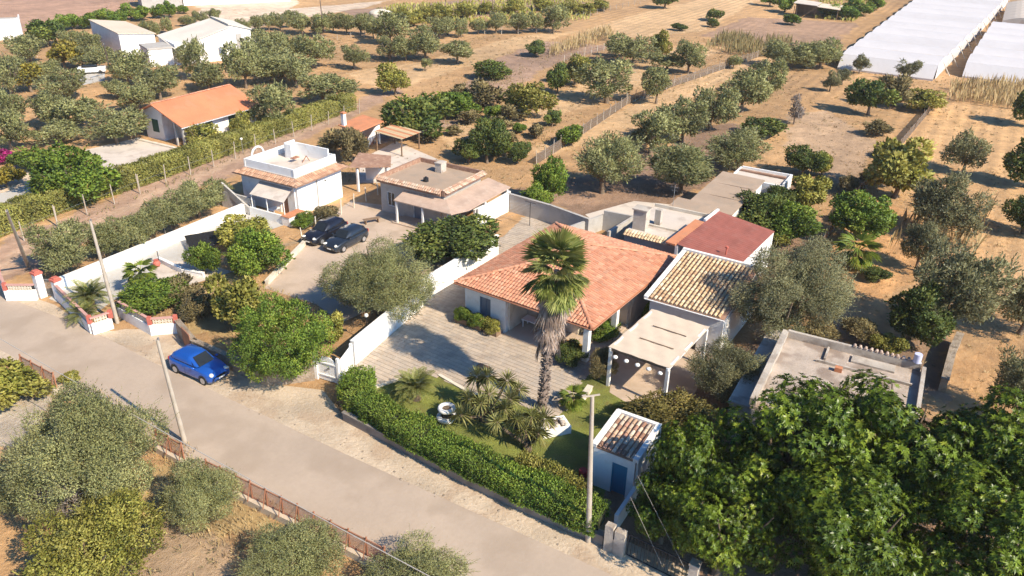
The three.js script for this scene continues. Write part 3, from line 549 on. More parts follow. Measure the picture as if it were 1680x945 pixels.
// ------------------------------------------------------------------ brown flat roofed house in the middle
{
  const t = thing('brown_house', 'flat roofed house with brown tiled edges and sloping porch roofs beside the parking yard', 'house', [-6.33,-66.77], 60);
  const L = 6.8, D = 7.6, h = 2.95;
  wallWith(t, M.grey, [0.3, -0.3], [L - 0.3, -0.3], h, 0.25, [{ at: 2, w: 1.0, y: 0, h: 2.1, kind: 'door', fill: M.shutter }]);
  wallWith(t, M.grey, [0.3, -0.44], [0.3, -D + 0.3], h, 0.25, [{ at: 2.6, w: 1.1, y: 0, h: 2.1, kind: 'door', fill: M.shutter }, { at: 5.7, w: 0.9, y: 0.7, h: 1.4, fill: M.glass, side: 1 }]);
  wallWith(t, M.cream, [L - 0.3, -0.44], [L - 0.3, -D + 0.3], h, 0.25);
  wallWith(t, M.cream, [0.43, -D + 0.4], [L - 0.43, -D + 0.4], h, 0.25);
  part('roof', bx(L - 0.3, 0.14, D - 0.3, L / 2, h, -D / 2), M.roofFelt, t);
  const pe = part('parapet', [bx(L, 0.55, 0.3, L / 2, h + 0.02, 0.0), bx(0.3, 0.5, D - 0.4, 0.0, h + 0.02, -D / 2 - 0.05), bx(L, 0.4, 0.2, L / 2, h + 0.142, -D + 0.08), bx(0.2, 0.4, D - 0.5, L - 0.05, h + 0.142, -D / 2)], M.brownTile, t);
  const rs = rng(31), cole = tileColour([[0.5, 0.33, 0.22], [0.44, 0.26, 0.17], [0.54, 0.4, 0.29]]);
  part('parapet_tiles', [...tileCourses(V(0, h + 0.3, 0.42), V(1, 0, 0), V(0, 0.5, -0.866), 0.56, () => [0, L], 0.24, 0.28, 0.05, cole, rs), ...tileCourses(V(-0.42, h + 0.3, -D), V(0, 0, 1), V(0.866, 0.5, 0), 0.56, () => [0, D], 0.24, 0.28, 0.05, cole, rs)], M.terracotta, pe, null, 'stuff');
  const ch = part('chimney', bx(0.9, 0.9, 0.7, 5.3, h + 0.14, -4.0), M.concrete, t); part('cap', bx(1.0, 0.08, 0.8, 5.3, h + 1.04, -4.0), M.concrete, ch);
  part('water_tank', [cyl(0.25, 0.25, 0.35, 2.2, h + 0.14, -3.5), cyl(0.1, 0.1, 0.12, 2.2, h + 0.49, -3.5)], M.darkMetal, t);
  part('porch_roof', [slab([V(-1.7, 2.3, -4.3), V(-1.7, 2.3, 2.0), V(-0.05, 2.75, 0.35), V(-0.05, 2.75, -4.3)], 0.09), slab([V(-1.7, 2.3, 2.0), V(0.02, 2.3, 2.75), V(0.02, 2.74, 0.4), V(-0.04, 2.75, 0.35)], 0.09), slab([V(0.03, 2.3, 2.75), V(7.2, 2.3, 2.75), V(7.2, 2.74, 0.2), V(0.03, 2.74, 0.2)], 0.09)], material('dusty_tile', { map: varied([0.44, 0.31, 0.23], 0.12, 3, { rgb: [0.5, 0.38, 0.29], most: 0.6 }), roughness: 0.9 }), t, 'dusty brown porch roof along two sides');
  for (const z of [-4.1, -1.2, 1.6]) part('post', bx(0.16, 2.25, 0.16, -1.55, 0, z), M.white, t);
  for (const x of [3, 6.9]) part('post', bx(0.16, 2.22, 0.16, x, 0, 2.55), M.white, t);
  part('porch_floor', bx(2.0, 0.1, 6.6, -0.75, 0.02, -1.3), M.yard, t);
  part('side_wall', run([[1.5, 2.7], [7.2, 2.7]], 0, 1.9, 0.16), M.white, t);
}
// ------------------------------------------------------------------ barbecue hut
{
  const t = thing('barbecue_hut', 'small open hut with a tiled roof and a tall white chimney', 'hut', [-18.01,-89.57], 55);
  part('wall', [bx(0.2, 2.5, 2.6, 3.2, 0, -1.3), bx(1.6, 2.3, 0.2, 2.3, 0, -2.6)], M.white, t);
  part('wall', slab([V(1.2, 1.0, -0.1), V(3.1, 2.5, -0.1), V(3.1, 2.5, 0.05), V(1.2, 1.0, 0.05)], 0.9), M.white, t);
  part('roof', slab([V(-0.5, 2.35, 0.4), V(3.6, 2.75, 0.4), V(3.6, 2.95, -3.0), V(-0.5, 2.55, -3.0)], 0.12), M.terracottaFlat, t);
  part('post', bx(0.16, 2.3, 0.16, 0, 0, 0.1), M.wood, t);
  const ch = part('chimney', bx(0.42, 2.4, 0.42, -0.1, 1.5, -2.4), M.white, t); part('cap', bx(0.56, 0.18, 0.56, -0.1, 3.9, -2.4), M.terracottaFlat, ch);
  part('counter', bx(1.5, 0.9, 0.7, 1.9, 0, -0.8), M.rust, t);
  const p = thing('lean_to', 'low lean-to of yellowed boards behind the brown flat roofed house', 'lean-to', [-13.29,-87.82], 60);
  const r = rng(44);
  for (let i = 0; i < 9; i++) part('plank', beam(V(i * 0.42, 2.0 + r() * 0.04, 0.6), V(i * 0.42, 2.3 + r() * 0.04, -3.4), 0.38, 0.05), i % 3 === 1 ? M.terracottaFlat : plain('weathered_board', [0.5 + r() * 0.1, 0.38, 0.22]), p);
  for (const [x, z] of [[0, 0.4], [3.3, 0.4], [0, -3.2], [3.3, -3.2]]) part('post', bx(0.12, z > 0 ? 1.94 : 2.2, 0.12, x, 0, z), M.wood, p);
}
// ------------------------------------------------------------------ orange gabled house
{
  const t = thing('orange_house', 'white house with a plain orange gable roof beyond the long clipped hedge', 'house', [-38.19,-88.54], 61.3);
  const L = 12.2, lo = 2.5, hi = 4.5, zr = -4.7, zb = -7.9, lb = 3.15;
  // x runs along the ridge to the back, z across; front eave at z = 0
  const R = material('orange_roof', { map: varied([0.56, 0.195, 0.09], 0.1, 8, { rgb: [0.5, 0.22, 0.12], most: 0.6 }), bumpMap: again(heightFine, 1), bumpScale: 0.02, roughness: 0.9 });
  part('roof', slab([V(0, lo, 0.1), V(L, lo, 0.1), V(L, hi, zr), V(0, hi, zr)], 0.12), R, t);
  part('roof', slab([V(0, hi + 0.002, zr), V(L, hi + 0.002, zr), V(L, lb, zb), V(0, lb, zb)], 0.12), R, t);
  part('ridge_tiles', ridgeTiles(V(0, hi + 0.02, zr), V(L, hi + 0.02, zr), terracottas, rng(55)), M.terracotta, t, null, 'stuff');
  const green = (at, w, y, h, kind) => ({ at, w, y, h, kind, fill: M.green, frame: M.green });
  wallWith(t, M.white, [2.6, -0.9], [L - 0.3, -0.9], lo + 0.2, 0.25, [green(2, 1.1, 0, 2.1, 'door'), green(5.6, 1.2, 0, 2.1, 'door'), green(8, 1.1, 0.9, 1.2)]);
  const gable = (x, z0, z1) => { const top = (z) => (z > zr ? lo + (hi - lo) * (z / zr) : hi + (lb - hi) * ((z - zr) / (zb - zr))) - 0.15, q = new THREE.Shape([[-z0, 0], [-z1, 0], [-z1, top(z1)], ...(z0 > zr && z1 < zr ? [[-zr, top(zr)]] : []), [-z0, top(z0)]].map(([a, b]) => new THREE.Vector2(a, b))), e = new THREE.ExtrudeGeometry(q, { depth: 0.24, bevelEnabled: false }); e.rotateY(Math.PI / 2); e.translate(x, 0, 0); return e; };
  const gw = part('gable_wall', gable(0.9, -4.3, -7.4), M.white, t);
  const win = new THREE.Group(); win.name = 'window'; t.add(win); part('frame', [bx(0.06, 1.5, 1.05, 0.88, 0.9, -5.6)], M.green, win); part('shutter', bx(0.05, 1.36, 0.44, 0.84, 0.97, -5.36), M.green, win); part('shutter', bx(0.05, 1.36, 0.44, 0.84, 0.97, -5.84), M.green, win);
  part('wall', gable(2.6, -1.04, -4.3), M.cream, t); part('wall', bx(1.5, 2.9, 0.2, 1.9, 0, -4.42), M.white, t); part('wall', gable(L - 0.42, -1.04, -7.4), M.white, t); part('wall', bx(L - 1.6, lb, 0.22, L / 2 + 0.3, 0, -7.4), M.white, t);
  part('post', bx(0.22, 2.45, 0.22, 0.45, 0, -0.4), M.grey, t); part('post', bx(0.2, 2.9, 0.2, 0.45, 0, -1.6), M.grey, t);
  part('eaves_board', bx(L, 0.14, 0.08, L / 2, lo - 0.18, 0.06), M.whitePaint, t);
  part('side_roof', slab([V(0.2, 2.8, -7.3), V(2.6, 2.8, -7.3), V(2.6, 2.5, -9), V(0.2, 2.5, -9)], 0.1), M.paleScreed, t); part('step', bx(0.4, 0.16, 7.5, -0.6, 0.02, -3.8), M.cream, t);
}
// ------------------------------------------------------------------ white buildings in the far olive grove
{
  const a = thing('white_barn', 'low white building with a pale monopitch roof at the far left olive grove', 'house', [-67.83,-138.84], 45);
  M.paleRoof = material('pale_roof', { map: varied([0.64, 0.57, 0.48], 0.04, 12), roughness: 0.9 });
  const roofM = material('cream_roof', { map: varied([0.62, 0.5, 0.38], 0.05, 12), roughness: 0.9 });
  const mono = (t, x0, x1, z0, z1, h00, h10, h11, h01, wm = M.white, rm = roofM) => {
    part('wall', slab([V(x0, h00, z0), V(x1, h10, z0), V(x1, h11, z1), V(x0, h01, z1)], Math.min(h00, h10, h11, h01) - 0.001), wm, t);
    const low = Math.max(h00, h10, h11, h01) - Math.min(h00, h10, h11, h01);
    part('wall', bx(x1 - x0 - 0.1, low + 0.3, z0 - z1 - 0.1, (x0 + x1) / 2, 0, (z0 + z1) / 2), wm, t);
    return part('roof', slab([V(x0 - 0.2, h00 + 0.14, z0 + 0.2), V(x1 + 0.2, h10 + 0.14, z0 + 0.2), V(x1 + 0.2, h11 + 0.14, z1 - 0.2), V(x0 - 0.2, h01 + 0.14, z1 - 0.2)], 0.13), rm, t);
  };
  mono(a, 0, 6.0, 0, -13.0, 4.0, 3.4, 3.8, 4.7, M.white);
  const b = thing('white_villa', 'large white building with a wide pale gable beside the white monopitch building', 'house', [-56.07,-134.97], 38);
  mono(b, -1, 8.4, 0.5, -8.5, 2.6, 5.4, 5.6, 3.4, M.white, M.paleRoof);
  mono(b, 8.6, 12.2, 0, -8.5, 5.7, 4.6, 4.8, 5.9, M.white, M.paleRoof);
  part('window', bx(0.9, 2.2, 0.12, 10.0, 1.9, 0.08), M.grey, b, 'tall grey window in the white gable wall');
  part('window', bx(0.9, 1.2, 0.12, 6.6, 1.0, 0.6), M.shutter, b);
  part('link_roof', bx(4.0, 0.3, 5, -3.2, 2.7, -2.5), M.grey, b); part('wall', bx(3.8, 2.7, 4.8, -3.2, 0, -2.5), M.white, b);
  part('balcony', [bx(2.0, 0.9, 2.2, 13.4, 1.6, -1.2), bx(0.3, 1.6, 0.3, 14.1, 0, -0.4)], M.white, b);
  const c = thing('white_cottage', 'small white two level building at the far left edge behind green trees', 'house', [-96.58,-152.49], 30);
  part('wall', [bx(9, 3.2, 6, -1, 0, -3)], M.white, c); part('wall', [bx(5, 2.6, 4, -2.6, 3.2, -4)], M.white, c); part('terrace_panel', bx(3, 0.08, 1.6, 1.6, 3.6, -1.6), M.grey, c); part('parapet', [bx(9, 0.5, 0.2, -1, 3.2, 0.02), bx(0.2, 0.5, 5.8, 3.45, 3.2, -3)], M.white, c);
  const d = thing('white_hall', 'long white hall with a grey end wall at the top of the photo behind bushes', 'hall', [-88.39,-196.38], 30);
  part('wall', bx(9, 4, 8, 4, 0, -4), M.grey, d); part('wall', bx(26, 4.4, 9, 22, 0, -6), M.white, d); part('roof', bx(26.4, 0.3, 9.4, 22, 4.41, -6), M.white, d); part('roof', bx(9.2, 0.3, 8.2, 4, 4.01, -4), M.grey, d);
  const e = thing('white_tank', 'round pale water tank among the distant olives', 'tank', [-30.88,-186.06], 0);
  part('drum', [cyl(2.6, 2.6, 1.6, 0, 0, 0, 20)], M.cream, e); const dm = new THREE.SphereGeometry(2.6, 20, 6, 0, 6.2832, 0, Math.PI / 2); dm.scale(1, 0.35, 1); dm.translate(0, 1.6, 0); part('lid', dm, M.cream, e);
  const h = thing('field_hut', 'open field hut with two pale sheet roofs beyond the brown ploughed plot', 'hut', [70.01,-206.92], -20);
  part('roof', slab([V(-2, 3.3, 0), V(3.6, 3.0, 0.8), V(4.6, 3.2, -5), V(-1, 3.6, -5)], 0.12), M.paleScreed, h); part('roof', slab([V(3.7, 2.9, 1.6), V(9, 2.5, 1.6), V(9.6, 2.9, -4), V(4.7, 3.1, -4)], 0.12), M.canvas, h);
  part('wall', [bx(10, 2.6, 0.2, 3.6, 0, -4.2), bx(0.2, 2.6, 3.4, -1, 0, -2.4)], M.wood, h); for (const [x, z] of [[-1.6, -0.3], [3.4, 0.6], [8.6, 1.2]]) part('post', bx(0.18, 2.45, 0.18, x, 0, z), M.wood, h);
}
// ------------------------------------------------------------------ greenhouses
function greenhouse(label, a, b, depth, rows, angle, step, seed) {
  // a, b: the two ends of the near side; rows of low film arches lie one behind the other, each set a step to the right
  const t = thing('greenhouse', label, 'greenhouse', a, angle, 'film greenhouses beyond the fields'), W = dist2(a, b), d = depth / rows, r = rng(seed);
  for (let j = 0; j < rows; j++) {
    const n = 8, nx = 16, x0 = j * step, pos = [], idx = [], up = (k) => 2.3 + Math.sin((k / n) * Math.PI) * 0.55;
    for (let i = 0; i <= nx; i++) for (let k = 0; k <= n; k++) pos.push(x0 + (i / nx) * (W - x0), up(k) + (k % n ? (r() - 0.5) * 0.07 : 0), -(j + (k / n) * 0.99) * d);
    for (let i = 0; i < nx; i++) for (let k = 0; k < n; k++) { const p = i * (n + 1) + k; idx.push(p, p + n + 1, p + 1, p + 1, p + n + 1, p + n + 2); }
    const g = new THREE.BufferGeometry(); g.setAttribute('position', new THREE.Float32BufferAttribute(pos, 3)); g.setIndex(idx); g.computeVertexNormals();
    g.setAttribute('uv', new THREE.BufferAttribute(new Float32Array((pos.length / 3) * 2), 2));
    part('film_roof', g, M.film, t);
    const s = new THREE.Shape(); s.moveTo(0, 0); s.lineTo(0, 2.3); for (let k = 1; k <= n; k++) s.lineTo((k / n) * d * 0.99, up(k)); s.lineTo(d * 0.99, 0);
    for (const x of [x0, W]) { const e = new THREE.ExtrudeGeometry(s, { depth: 0.05, bevelEnabled: false }); e.rotateY(Math.PI / 2); e.translate(x, 0, -j * d); part('gable_film', e, M.film, t); }
    part('gutter', bx(W - x0, 0.06, 0.3, (W + x0) / 2, 2.26, -(j + 1) * d + 0.02), M.paleScreed, t);
    part('brace', rod(V(W + 0.1, 2.2, -(j + 0.5) * d), V(W + 1.6, 0, -(j + 0.5) * d), 0.07), M.cream, t);
  }
  part('side_film', slab([V(0, 0.3, 2.0), V(W, 0.3, 2.0), V(W, 2.3, 0.04), V(0, 2.3, 0.04)], 0.04), M.film, t); part('side_film', bx(W, 0.3, 0.05, W / 2, 0, 2.0), M.film, t);
}
{
  greenhouse('wide white film greenhouse with a stepped left edge beyond the field', [57.84,-145.06], [71.1,-136.94], 128, 13, -33.5, -0.45, 951);
  greenhouse('white film greenhouse at the right edge across the sandy track', [77.39,-140.01], [92.15,-133.12], 58, 6, -32, 0, 952);
  const t = thing('low_tunnel', 'low grey film tunnel house beyond the right hand greenhouse', 'greenhouse', [111.94,-192.41], -30);
  const s = new THREE.Shape(); s.moveTo(0, 0); s.lineTo(0, 2.2); for (let k = 1; k <= 8; k++) s.lineTo((k / 8) * 9, 2.2 + Math.sin((k / 8) * Math.PI) * 1.0); s.lineTo(9, 0);
  const mk = (x) => { const e = new THREE.ExtrudeGeometry(s, { depth: 40, bevelEnabled: false }); e.translate(x, 0, -40); return e; };
  part('film_roof', mk(0), M.paleScreed, t); part('film_roof', mk(9.2), M.white, t); part('film_roof', mk(18.4), M.paleScreed, t);
}
// ------------------------------------------------------------------ small tiled shed by the road
{
  const t = thing('tool_shed', 'small white shed with loose old pantiles and a blue door by the grey pole', 'shed', [4.29,-32.52], -31);
  const W = 2.5, D = 3.0, r = rng(61);
  wallWith(t, M.white, [0.1, -0.1], [W - 0.1, -0.1], 2.45, 0.2, [{ at: 1.5, w: 0.85, y: 0, h: 1.95, kind: 'door', fill: M.blue, frame: M.blue, label: 'blue painted door' }]);
  part('wall', [bx(0.2, 2.4, D - 0.3, 0.1, 0, -D / 2 - 0.05)], M.white, t); part('wall', [bx(0.2, 2.4, D - 0.3, W - 0.1, 0, -D / 2 - 0.05)], M.white, t); part('wall', [bx(W, 2.7, 0.2, W / 2, 0, -D)], M.white, t);
  const lo = 2.5, hi = 2.8, L = Math.hypot(D, hi - lo);
  const deck = part('roof', slab([V(0.2, lo, 0), V(W - 0.2, lo, 0), V(W - 0.2, hi, -D), V(0.2, hi, -D)], 0.08), M.brownTile, t);
  part('coping', [slab([V(-0.05, lo + 0.16, 0.02), V(0.24, lo + 0.16, 0.02), V(0.24, hi + 0.16, -D), V(-0.05, hi + 0.16, -D)], 0.2)], M.white, t); part('coping', [slab([V(W - 0.24, lo + 0.16, 0.02), V(W + 0.05, lo + 0.16, 0.02), V(W + 0.05, hi + 0.16, -D), V(W - 0.24, hi + 0.16, -D)], 0.2)], M.white, t); part('coping', [bx(W, 0.2, 0.22, W / 2, hi - 0.06, -D + 0.02)], M.white, t);
  const shed = tileColour([[0.5, 0.38, 0.28], [0.36, 0.2, 0.14], [0.52, 0.42, 0.32], [0.27, 0.15, 0.1], [0.45, 0.3, 0.2]]);
  for (const g of tileCourses(V(0.24, lo, -0.02), V(1, 0, 0), V(0, (hi - lo) / L, -D / L), L - 0.1, () => [0, W - 0.42], 0.26, 0.4, 0.1, shed, r, 0.78)) part('tile', g, M.terracotta, deck);
  part('back_wall', run([[W + 0.05, 0.0], [W + 0.1, 2.4]], 0, 1.0, 0.2), M.white, t, 'low white wall running from the shed to the road');
  const b = thing('lawn_bin', 'small red bin standing by the white shed wall', 'bin', [3.97,-32.85], 10); part('drum', cyl(0.2, 0.24, 0.55), plain('red_plastic', [0.32, 0.025, 0.02], 0.6), b); part('lid', cyl(0.26, 0.22, 0.08, 0, 0.55, 0), plain('red_plastic', [0.32, 0.025, 0.02], 0.6), b);
}
// ------------------------------------------------------------------ bare concrete building
{
  const t = thing('concrete_ruin', 'unfinished grey building with a stained bare concrete roof behind the big glossy trees', 'building', [12.97,-35.48], -28);
  const W = 8.2, D = 8.8, h = 2.9, r = rng(71);
  wallWith(t, M.grey, [0.15, -0.15], [W - 0.15, -0.15], h, 0.25, [{ at: 2.4, w: 1, y: 0.9, h: 1.2, kind: 'gap' }, { at: 5.4, w: 1, y: 0, h: 2.1, kind: 'gap' }]);
  wallWith(t, M.grey, [0.15, -0.29], [0.15, -D + 0.1], h, 0.25); wallWith(t, M.concrete, [W - 0.15, -0.29], [W - 0.15, -D + 0.1], h, 0.25); wallWith(t, M.grey, [0.29, -D + 0.15], [W - 0.29, -D + 0.15], h, 0.25);
  part('roof', bx(W - 0.1, 0.2, D - 0.1, W / 2, h, -D / 2), material('stained_screed', { map: varied([0.43, 0.35, 0.28], 0.22, 6, { rgb: [0.25, 0.185, 0.14], from: 0.4, to: 0.72, most: 0.8 }), bumpMap: again(heightFine, 1), bumpScale: 0.03, roughness: 0.95 }), t);
  part('parapet', [bx(0.35, 0.45, D - 0.2, 0.15, h + 0.201, -D / 2)], M.concrete, t); part('parapet', [bx(W - 0.6, 0.5, 0.22, W / 2, h + 0.201, -D + 0.15)], M.concrete, t); part('parapet', [bx(0.22, 0.4, D - 0.6, W - 0.14, h + 0.201, -D / 2)], M.concrete, t);
  part('roof_kerb', [bx(5.2, 0.16, 0.12, W - 3.2, h + 0.2, -D + 2.2), bx(0.12, 0.16, 1.5, 2.8, h + 0.2, -D + 1.1), bx(2.4, 0.12, 0.8, 5.4, h + 0.2, -D + 0.9)], M.concrete, t);
  for (let i = 0; i < 12; i++) { const g = tileGeometry(0.2, 0.36, 0.09); g.rotateY((r() - 0.5) * 0.3); g.translate(4.2 + i * 0.3, h + 0.72, -D + 0.28); part('tile', painted(g, shedTile(r)), M.terracotta, t); }
  part('drum', [cyl(0.22, 0.22, 0.55, 7.6, h + 0.72, -D + 0.2)], plain('blue_white_plastic', [0.55, 0.56, 0.72], 0.5), t);
  part('block', [bx(0.4, 0.28, 0.3, 3.7, h + 0.21, -D + 2.7)], M.terracottaFlat, t);
  const s = thing('low_outhouse', 'narrow flat concrete roof strip left of the stained concrete roof', 'outhouse', [12.67,-37.07], -29);
  part('wall', bx(1.1, 2.3, 9.4, 0.4, 0, -4.4), M.grey, s); part('roof', bx(1.3, 0.16, 9.6, 0.4, 2.301, -4.4), M.concrete, s);
}
function shedTile(r) { const k = 0.85 + r() * 0.3; return [0.5 * k, 0.36 * k, 0.27 * k]; }
// ------------------------------------------------------------------ pergola
{
  const t = thing('pergola', 'white timber pergola with an ecru canvas top beside the annex', 'pergola', [6.07,-41.75], -34);
  const W = 4.0, D = 5.9, h = 2.62, post = (x, z) => part('post', bx(0.2, h, 0.2, x, 0, z), M.white, t);
  post(0.1, -0.05); post(W - 0.1, -0.05); post(0.1, -D); post(W - 0.1, -D);
  part('side_beam', bx(0.12, 0.2, D + 0.3, 0.1, h, -D / 2), M.whitePaint, t); part('side_beam', bx(0.12, 0.2, D + 0.3, W - 0.1, h, -D / 2), M.whitePaint, t);
  for (const z of [0, -1.9, -3.9, -5.9]) part('rafter', bx(W - 0.12 * 2 - 0.1, 0.16, 0.1, W / 2, h + 0.02, z), M.wood, t);
  const pos = [], idx = [], nx = 10, nz = 18;
  for (let j = 0; j <= nz; j++) for (let i = 0; i <= nx; i++) { const x = (i / nx) * (W + 0.1) - 0.05, z = -(j / nz) * (D + 0.2) + 0.1; const bay = (j / nz) * 3 % 1; pos.push(x, h + 0.24 - 0.07 * Math.sin(Math.PI * bay) + 0.02 * Math.sin(i * 2.1 + j), z); }
  for (let j = 0; j < nz; j++) for (let i = 0; i < nx; i++) { const a = j * (nx + 1) + i; idx.push(a, a + 1, a + nx + 1, a + 1, a + nx + 2, a + nx + 1); }
  const g = new THREE.BufferGeometry(); g.setAttribute('position', new THREE.Float32BufferAttribute(pos, 3)); g.setIndex(idx); g.computeVertexNormals(); g.setAttribute('uv', new THREE.BufferAttribute(new Float32Array(pos.length / 3 * 2), 2));
  const canvas = part('canvas_top', g, M.canvas, t);
  part('batten', bx(2.3, 0.03, 0.06, W / 2 + 0.2, h + 0.27, -2.0), M.wood, canvas); part('batten', bx(2.3, 0.03, 0.06, W / 2 + 0.2, h + 0.27, -3.9), M.wood, canvas);
  for (let i = 0; i < 5; i++) { const x = 0.5 + i * 0.75; const s = new THREE.SphereGeometry(0.16, 12, 8); s.scale(1, 0.75, 1); s.translate(x, h - 0.28, 0.12); const l = part('paper_lantern', s, M.whitePaint, t); part('cord', rod(V(x, h - 0.16, 0.12), V(x, h + 0.02, 0.12), 0.012), M.darkMetal, l); }
}

// ------------------------------------------------------------------ foliage
// a leaf: a folded diamond from p along d, half width w across s; returns 4 corners
class Leaves {
  constructor() { this.p = []; this.n = []; this.c = []; this.i = []; }
  leaf(p, d, s, L, w, col, out, fold = 0.25, droop = 0) {
    const k = this.p.length / 3, n = new THREE.Vector3().crossVectors(s, d).normalize();
    let flip = false;
    if (out && n.dot(out) < 0) { n.negate(); flip = true; }
    const mx = p.x + d.x * L * 0.5, my = p.y + d.y * L * 0.5 - droop * L * 0.12, mz = p.z + d.z * L * 0.5, f = fold * w;
    this.p.push(p.x, p.y, p.z, mx + s.x * w + n.x * f, my + s.y * w + n.y * f, mz + s.z * w + n.z * f, p.x + d.x * L, p.y + d.y * L - droop * L * 0.5, p.z + d.z * L, mx - s.x * w + n.x * f, my - s.y * w + n.y * f, mz - s.z * w + n.z * f);
    const N = out ? n.clone().multiplyScalar(0.65).addScaledVector(out, 0.5).normalize() : n;
    for (let j = 0; j < 4; j++) { this.n.push(N.x, N.y, N.z); this.c.push(col[0], col[1], col[2]); }
    if (flip) this.i.push(k, k + 2, k + 1, k, k + 3, k + 2); else this.i.push(k, k + 1, k + 2, k, k + 2, k + 3);
  }
  geometry() {
    const g = new THREE.BufferGeometry();
    g.setAttribute('position', new THREE.Float32BufferAttribute(this.p, 3)); g.setAttribute('normal', new THREE.Float32BufferAttribute(this.n, 3)); g.setAttribute('color', new THREE.Float32BufferAttribute(this.c, 3)); g.setIndex(this.i);
    return g;
  }
}
function ball(r) { let v; do v = V(r() * 2 - 1, r() * 2 - 1, r() * 2 - 1); while (v.lengthSq() > 1 || v.lengthSq() < 1e-4); return v; }
function cross(d, r) { const s = ball(r).cross(d); return s.lengthSq() > 1e-6 ? s.normalize() : V(1, 0, 0); }
// crown filling the unit ball: lobes of leaves with gaps between them
function crown(seed, o) {
  const r = rng(seed), lobes = [], F = new Leaves(), skew = V((r() - 0.5) * 0.34, (r() - 0.5) * 0.14, (r() - 0.5) * 0.34), tone = 0.85 + r() * 0.3;
  const nl = o.lobes ?? 20, rad0 = o.spread ?? 0.7;
  for (let i = 0; i < nl; i++) {
    const d = ball(r).normalize(); if (d.y < -0.55) d.y *= 0.4;
    const R = (o.lobeMin ?? 0.17) + r() * (o.lobeVar ?? 0.2), c = d.multiplyScalar((rad0 - 0.34 + Math.pow(r(), 0.8) * 0.5)).add(skew);
    lobes.push({ c, R, k: (o.rosette ? 0.92 + r() * 0.16 : 0.82 + r() * 0.36) * tone, warm: r() });
  }
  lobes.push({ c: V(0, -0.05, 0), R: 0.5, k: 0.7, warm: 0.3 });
  const W = lobes.map((l) => l.R * l.R), sum = W.reduce((a, b) => a + b, 0);
  let tries = 0;
  for (let n = 0; n < o.count && tries < o.count * 4; tries++) {
    let q = r() * sum, j = 0; while ((q -= W[j]) > 0 && j < W.length - 1) j++;
    const l = lobes[j], d = ball(r).normalize(), p = l.c.clone().addScaledVector(d, l.R * (0.62 + 0.45 * r() + (r() < 0.08 ? 0.25 : 0)));
    if (p.length() > 1.16 || p.y < (o.floor ?? -0.95)) continue;
    let deep = false; for (let m = 0; m < lobes.length; m++) if (m !== j && p.distanceTo(lobes[m].c) < lobes[m].R * 0.62) { deep = true; break; }
    if (deep) continue;
    n++;
    const out = d.clone().multiplyScalar(0.7).addScaledVector(p, 0.5).normalize();
    const dir = out.clone().multiplyScalar(o.out ?? 0.5).add(ball(r).multiplyScalar(0.75)).add(V(0, o.up ?? 0.15, 0)).normalize();
    const side = cross(dir, r).addScaledVector(new THREE.Vector3().crossVectors(dir, out), 0.9).normalize();
    const pal = o.palette, t = Math.min(0.999, Math.max(0, l.warm * 0.5 + r() * 0.6 - 0.05)), a = Math.floor(t * (pal.length - 1)), c = mix(pal[a], pal[a + 1], t * (pal.length - 1) - a);
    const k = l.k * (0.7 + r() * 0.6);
    if (o.rosette) {
      const m = o.rosette; let sd = cross(out, r);
      for (let e = 0; e < m; e++) {
        const ang = (e / m) * 6.283 + r() * 0.5, u = sd.clone().applyAxisAngle(out, ang), dd = u.clone().multiplyScalar(0.8).addScaledVector(out, 0.35 + r() * 0.35).normalize(), ss = new THREE.Vector3().crossVectors(dd, out).normalize();
        const kk = k * (0.8 + r() * 0.4);
        F.leaf(p, dd, ss, o.L * (0.7 + r() * 0.5), o.w * (0.8 + r() * 0.4), c.map((v) => v * kk), out, 0.35, 0.5);
      }
    } else F.leaf(p, dir, side, o.L * (0.6 + r() * 0.8), o.w * (0.7 + r() * 0.6), c.map((v) => v * k), out);
  }
  for (let i = 0; i < (o.sprays ?? 0); i++) {          // shoots that stand out of the crown
    const l = lobes[Math.floor(r() * nl)], d = ball(r).normalize().addScaledVector(l.c, 1.2).normalize(); if (d.y < -0.4) continue;
    const q0 = l.c.clone().addScaledVector(d, l.R * 0.8), sd = d.clone().add(ball(r).multiplyScalar(0.5)).add(V(0, 0.35, 0)).normalize(), len = 0.1 + r() * 0.22, pal = o.palette;
    for (let e = 0; e < 12; e++) { const u = (e + 1) / 12, p = q0.clone().addScaledVector(sd, len * u), dd = sd.clone().multiplyScalar(0.8).add(ball(r).multiplyScalar(0.6)).normalize(), c = mix(pal[1], pal[3], r()), k = 0.8 + r() * 0.4; F.leaf(p, dd, cross(dd, r), o.L * (1 - 0.4 * u), o.w * 0.9, c.map((v) => v * k), d); }
  }
  return F.geometry();
}
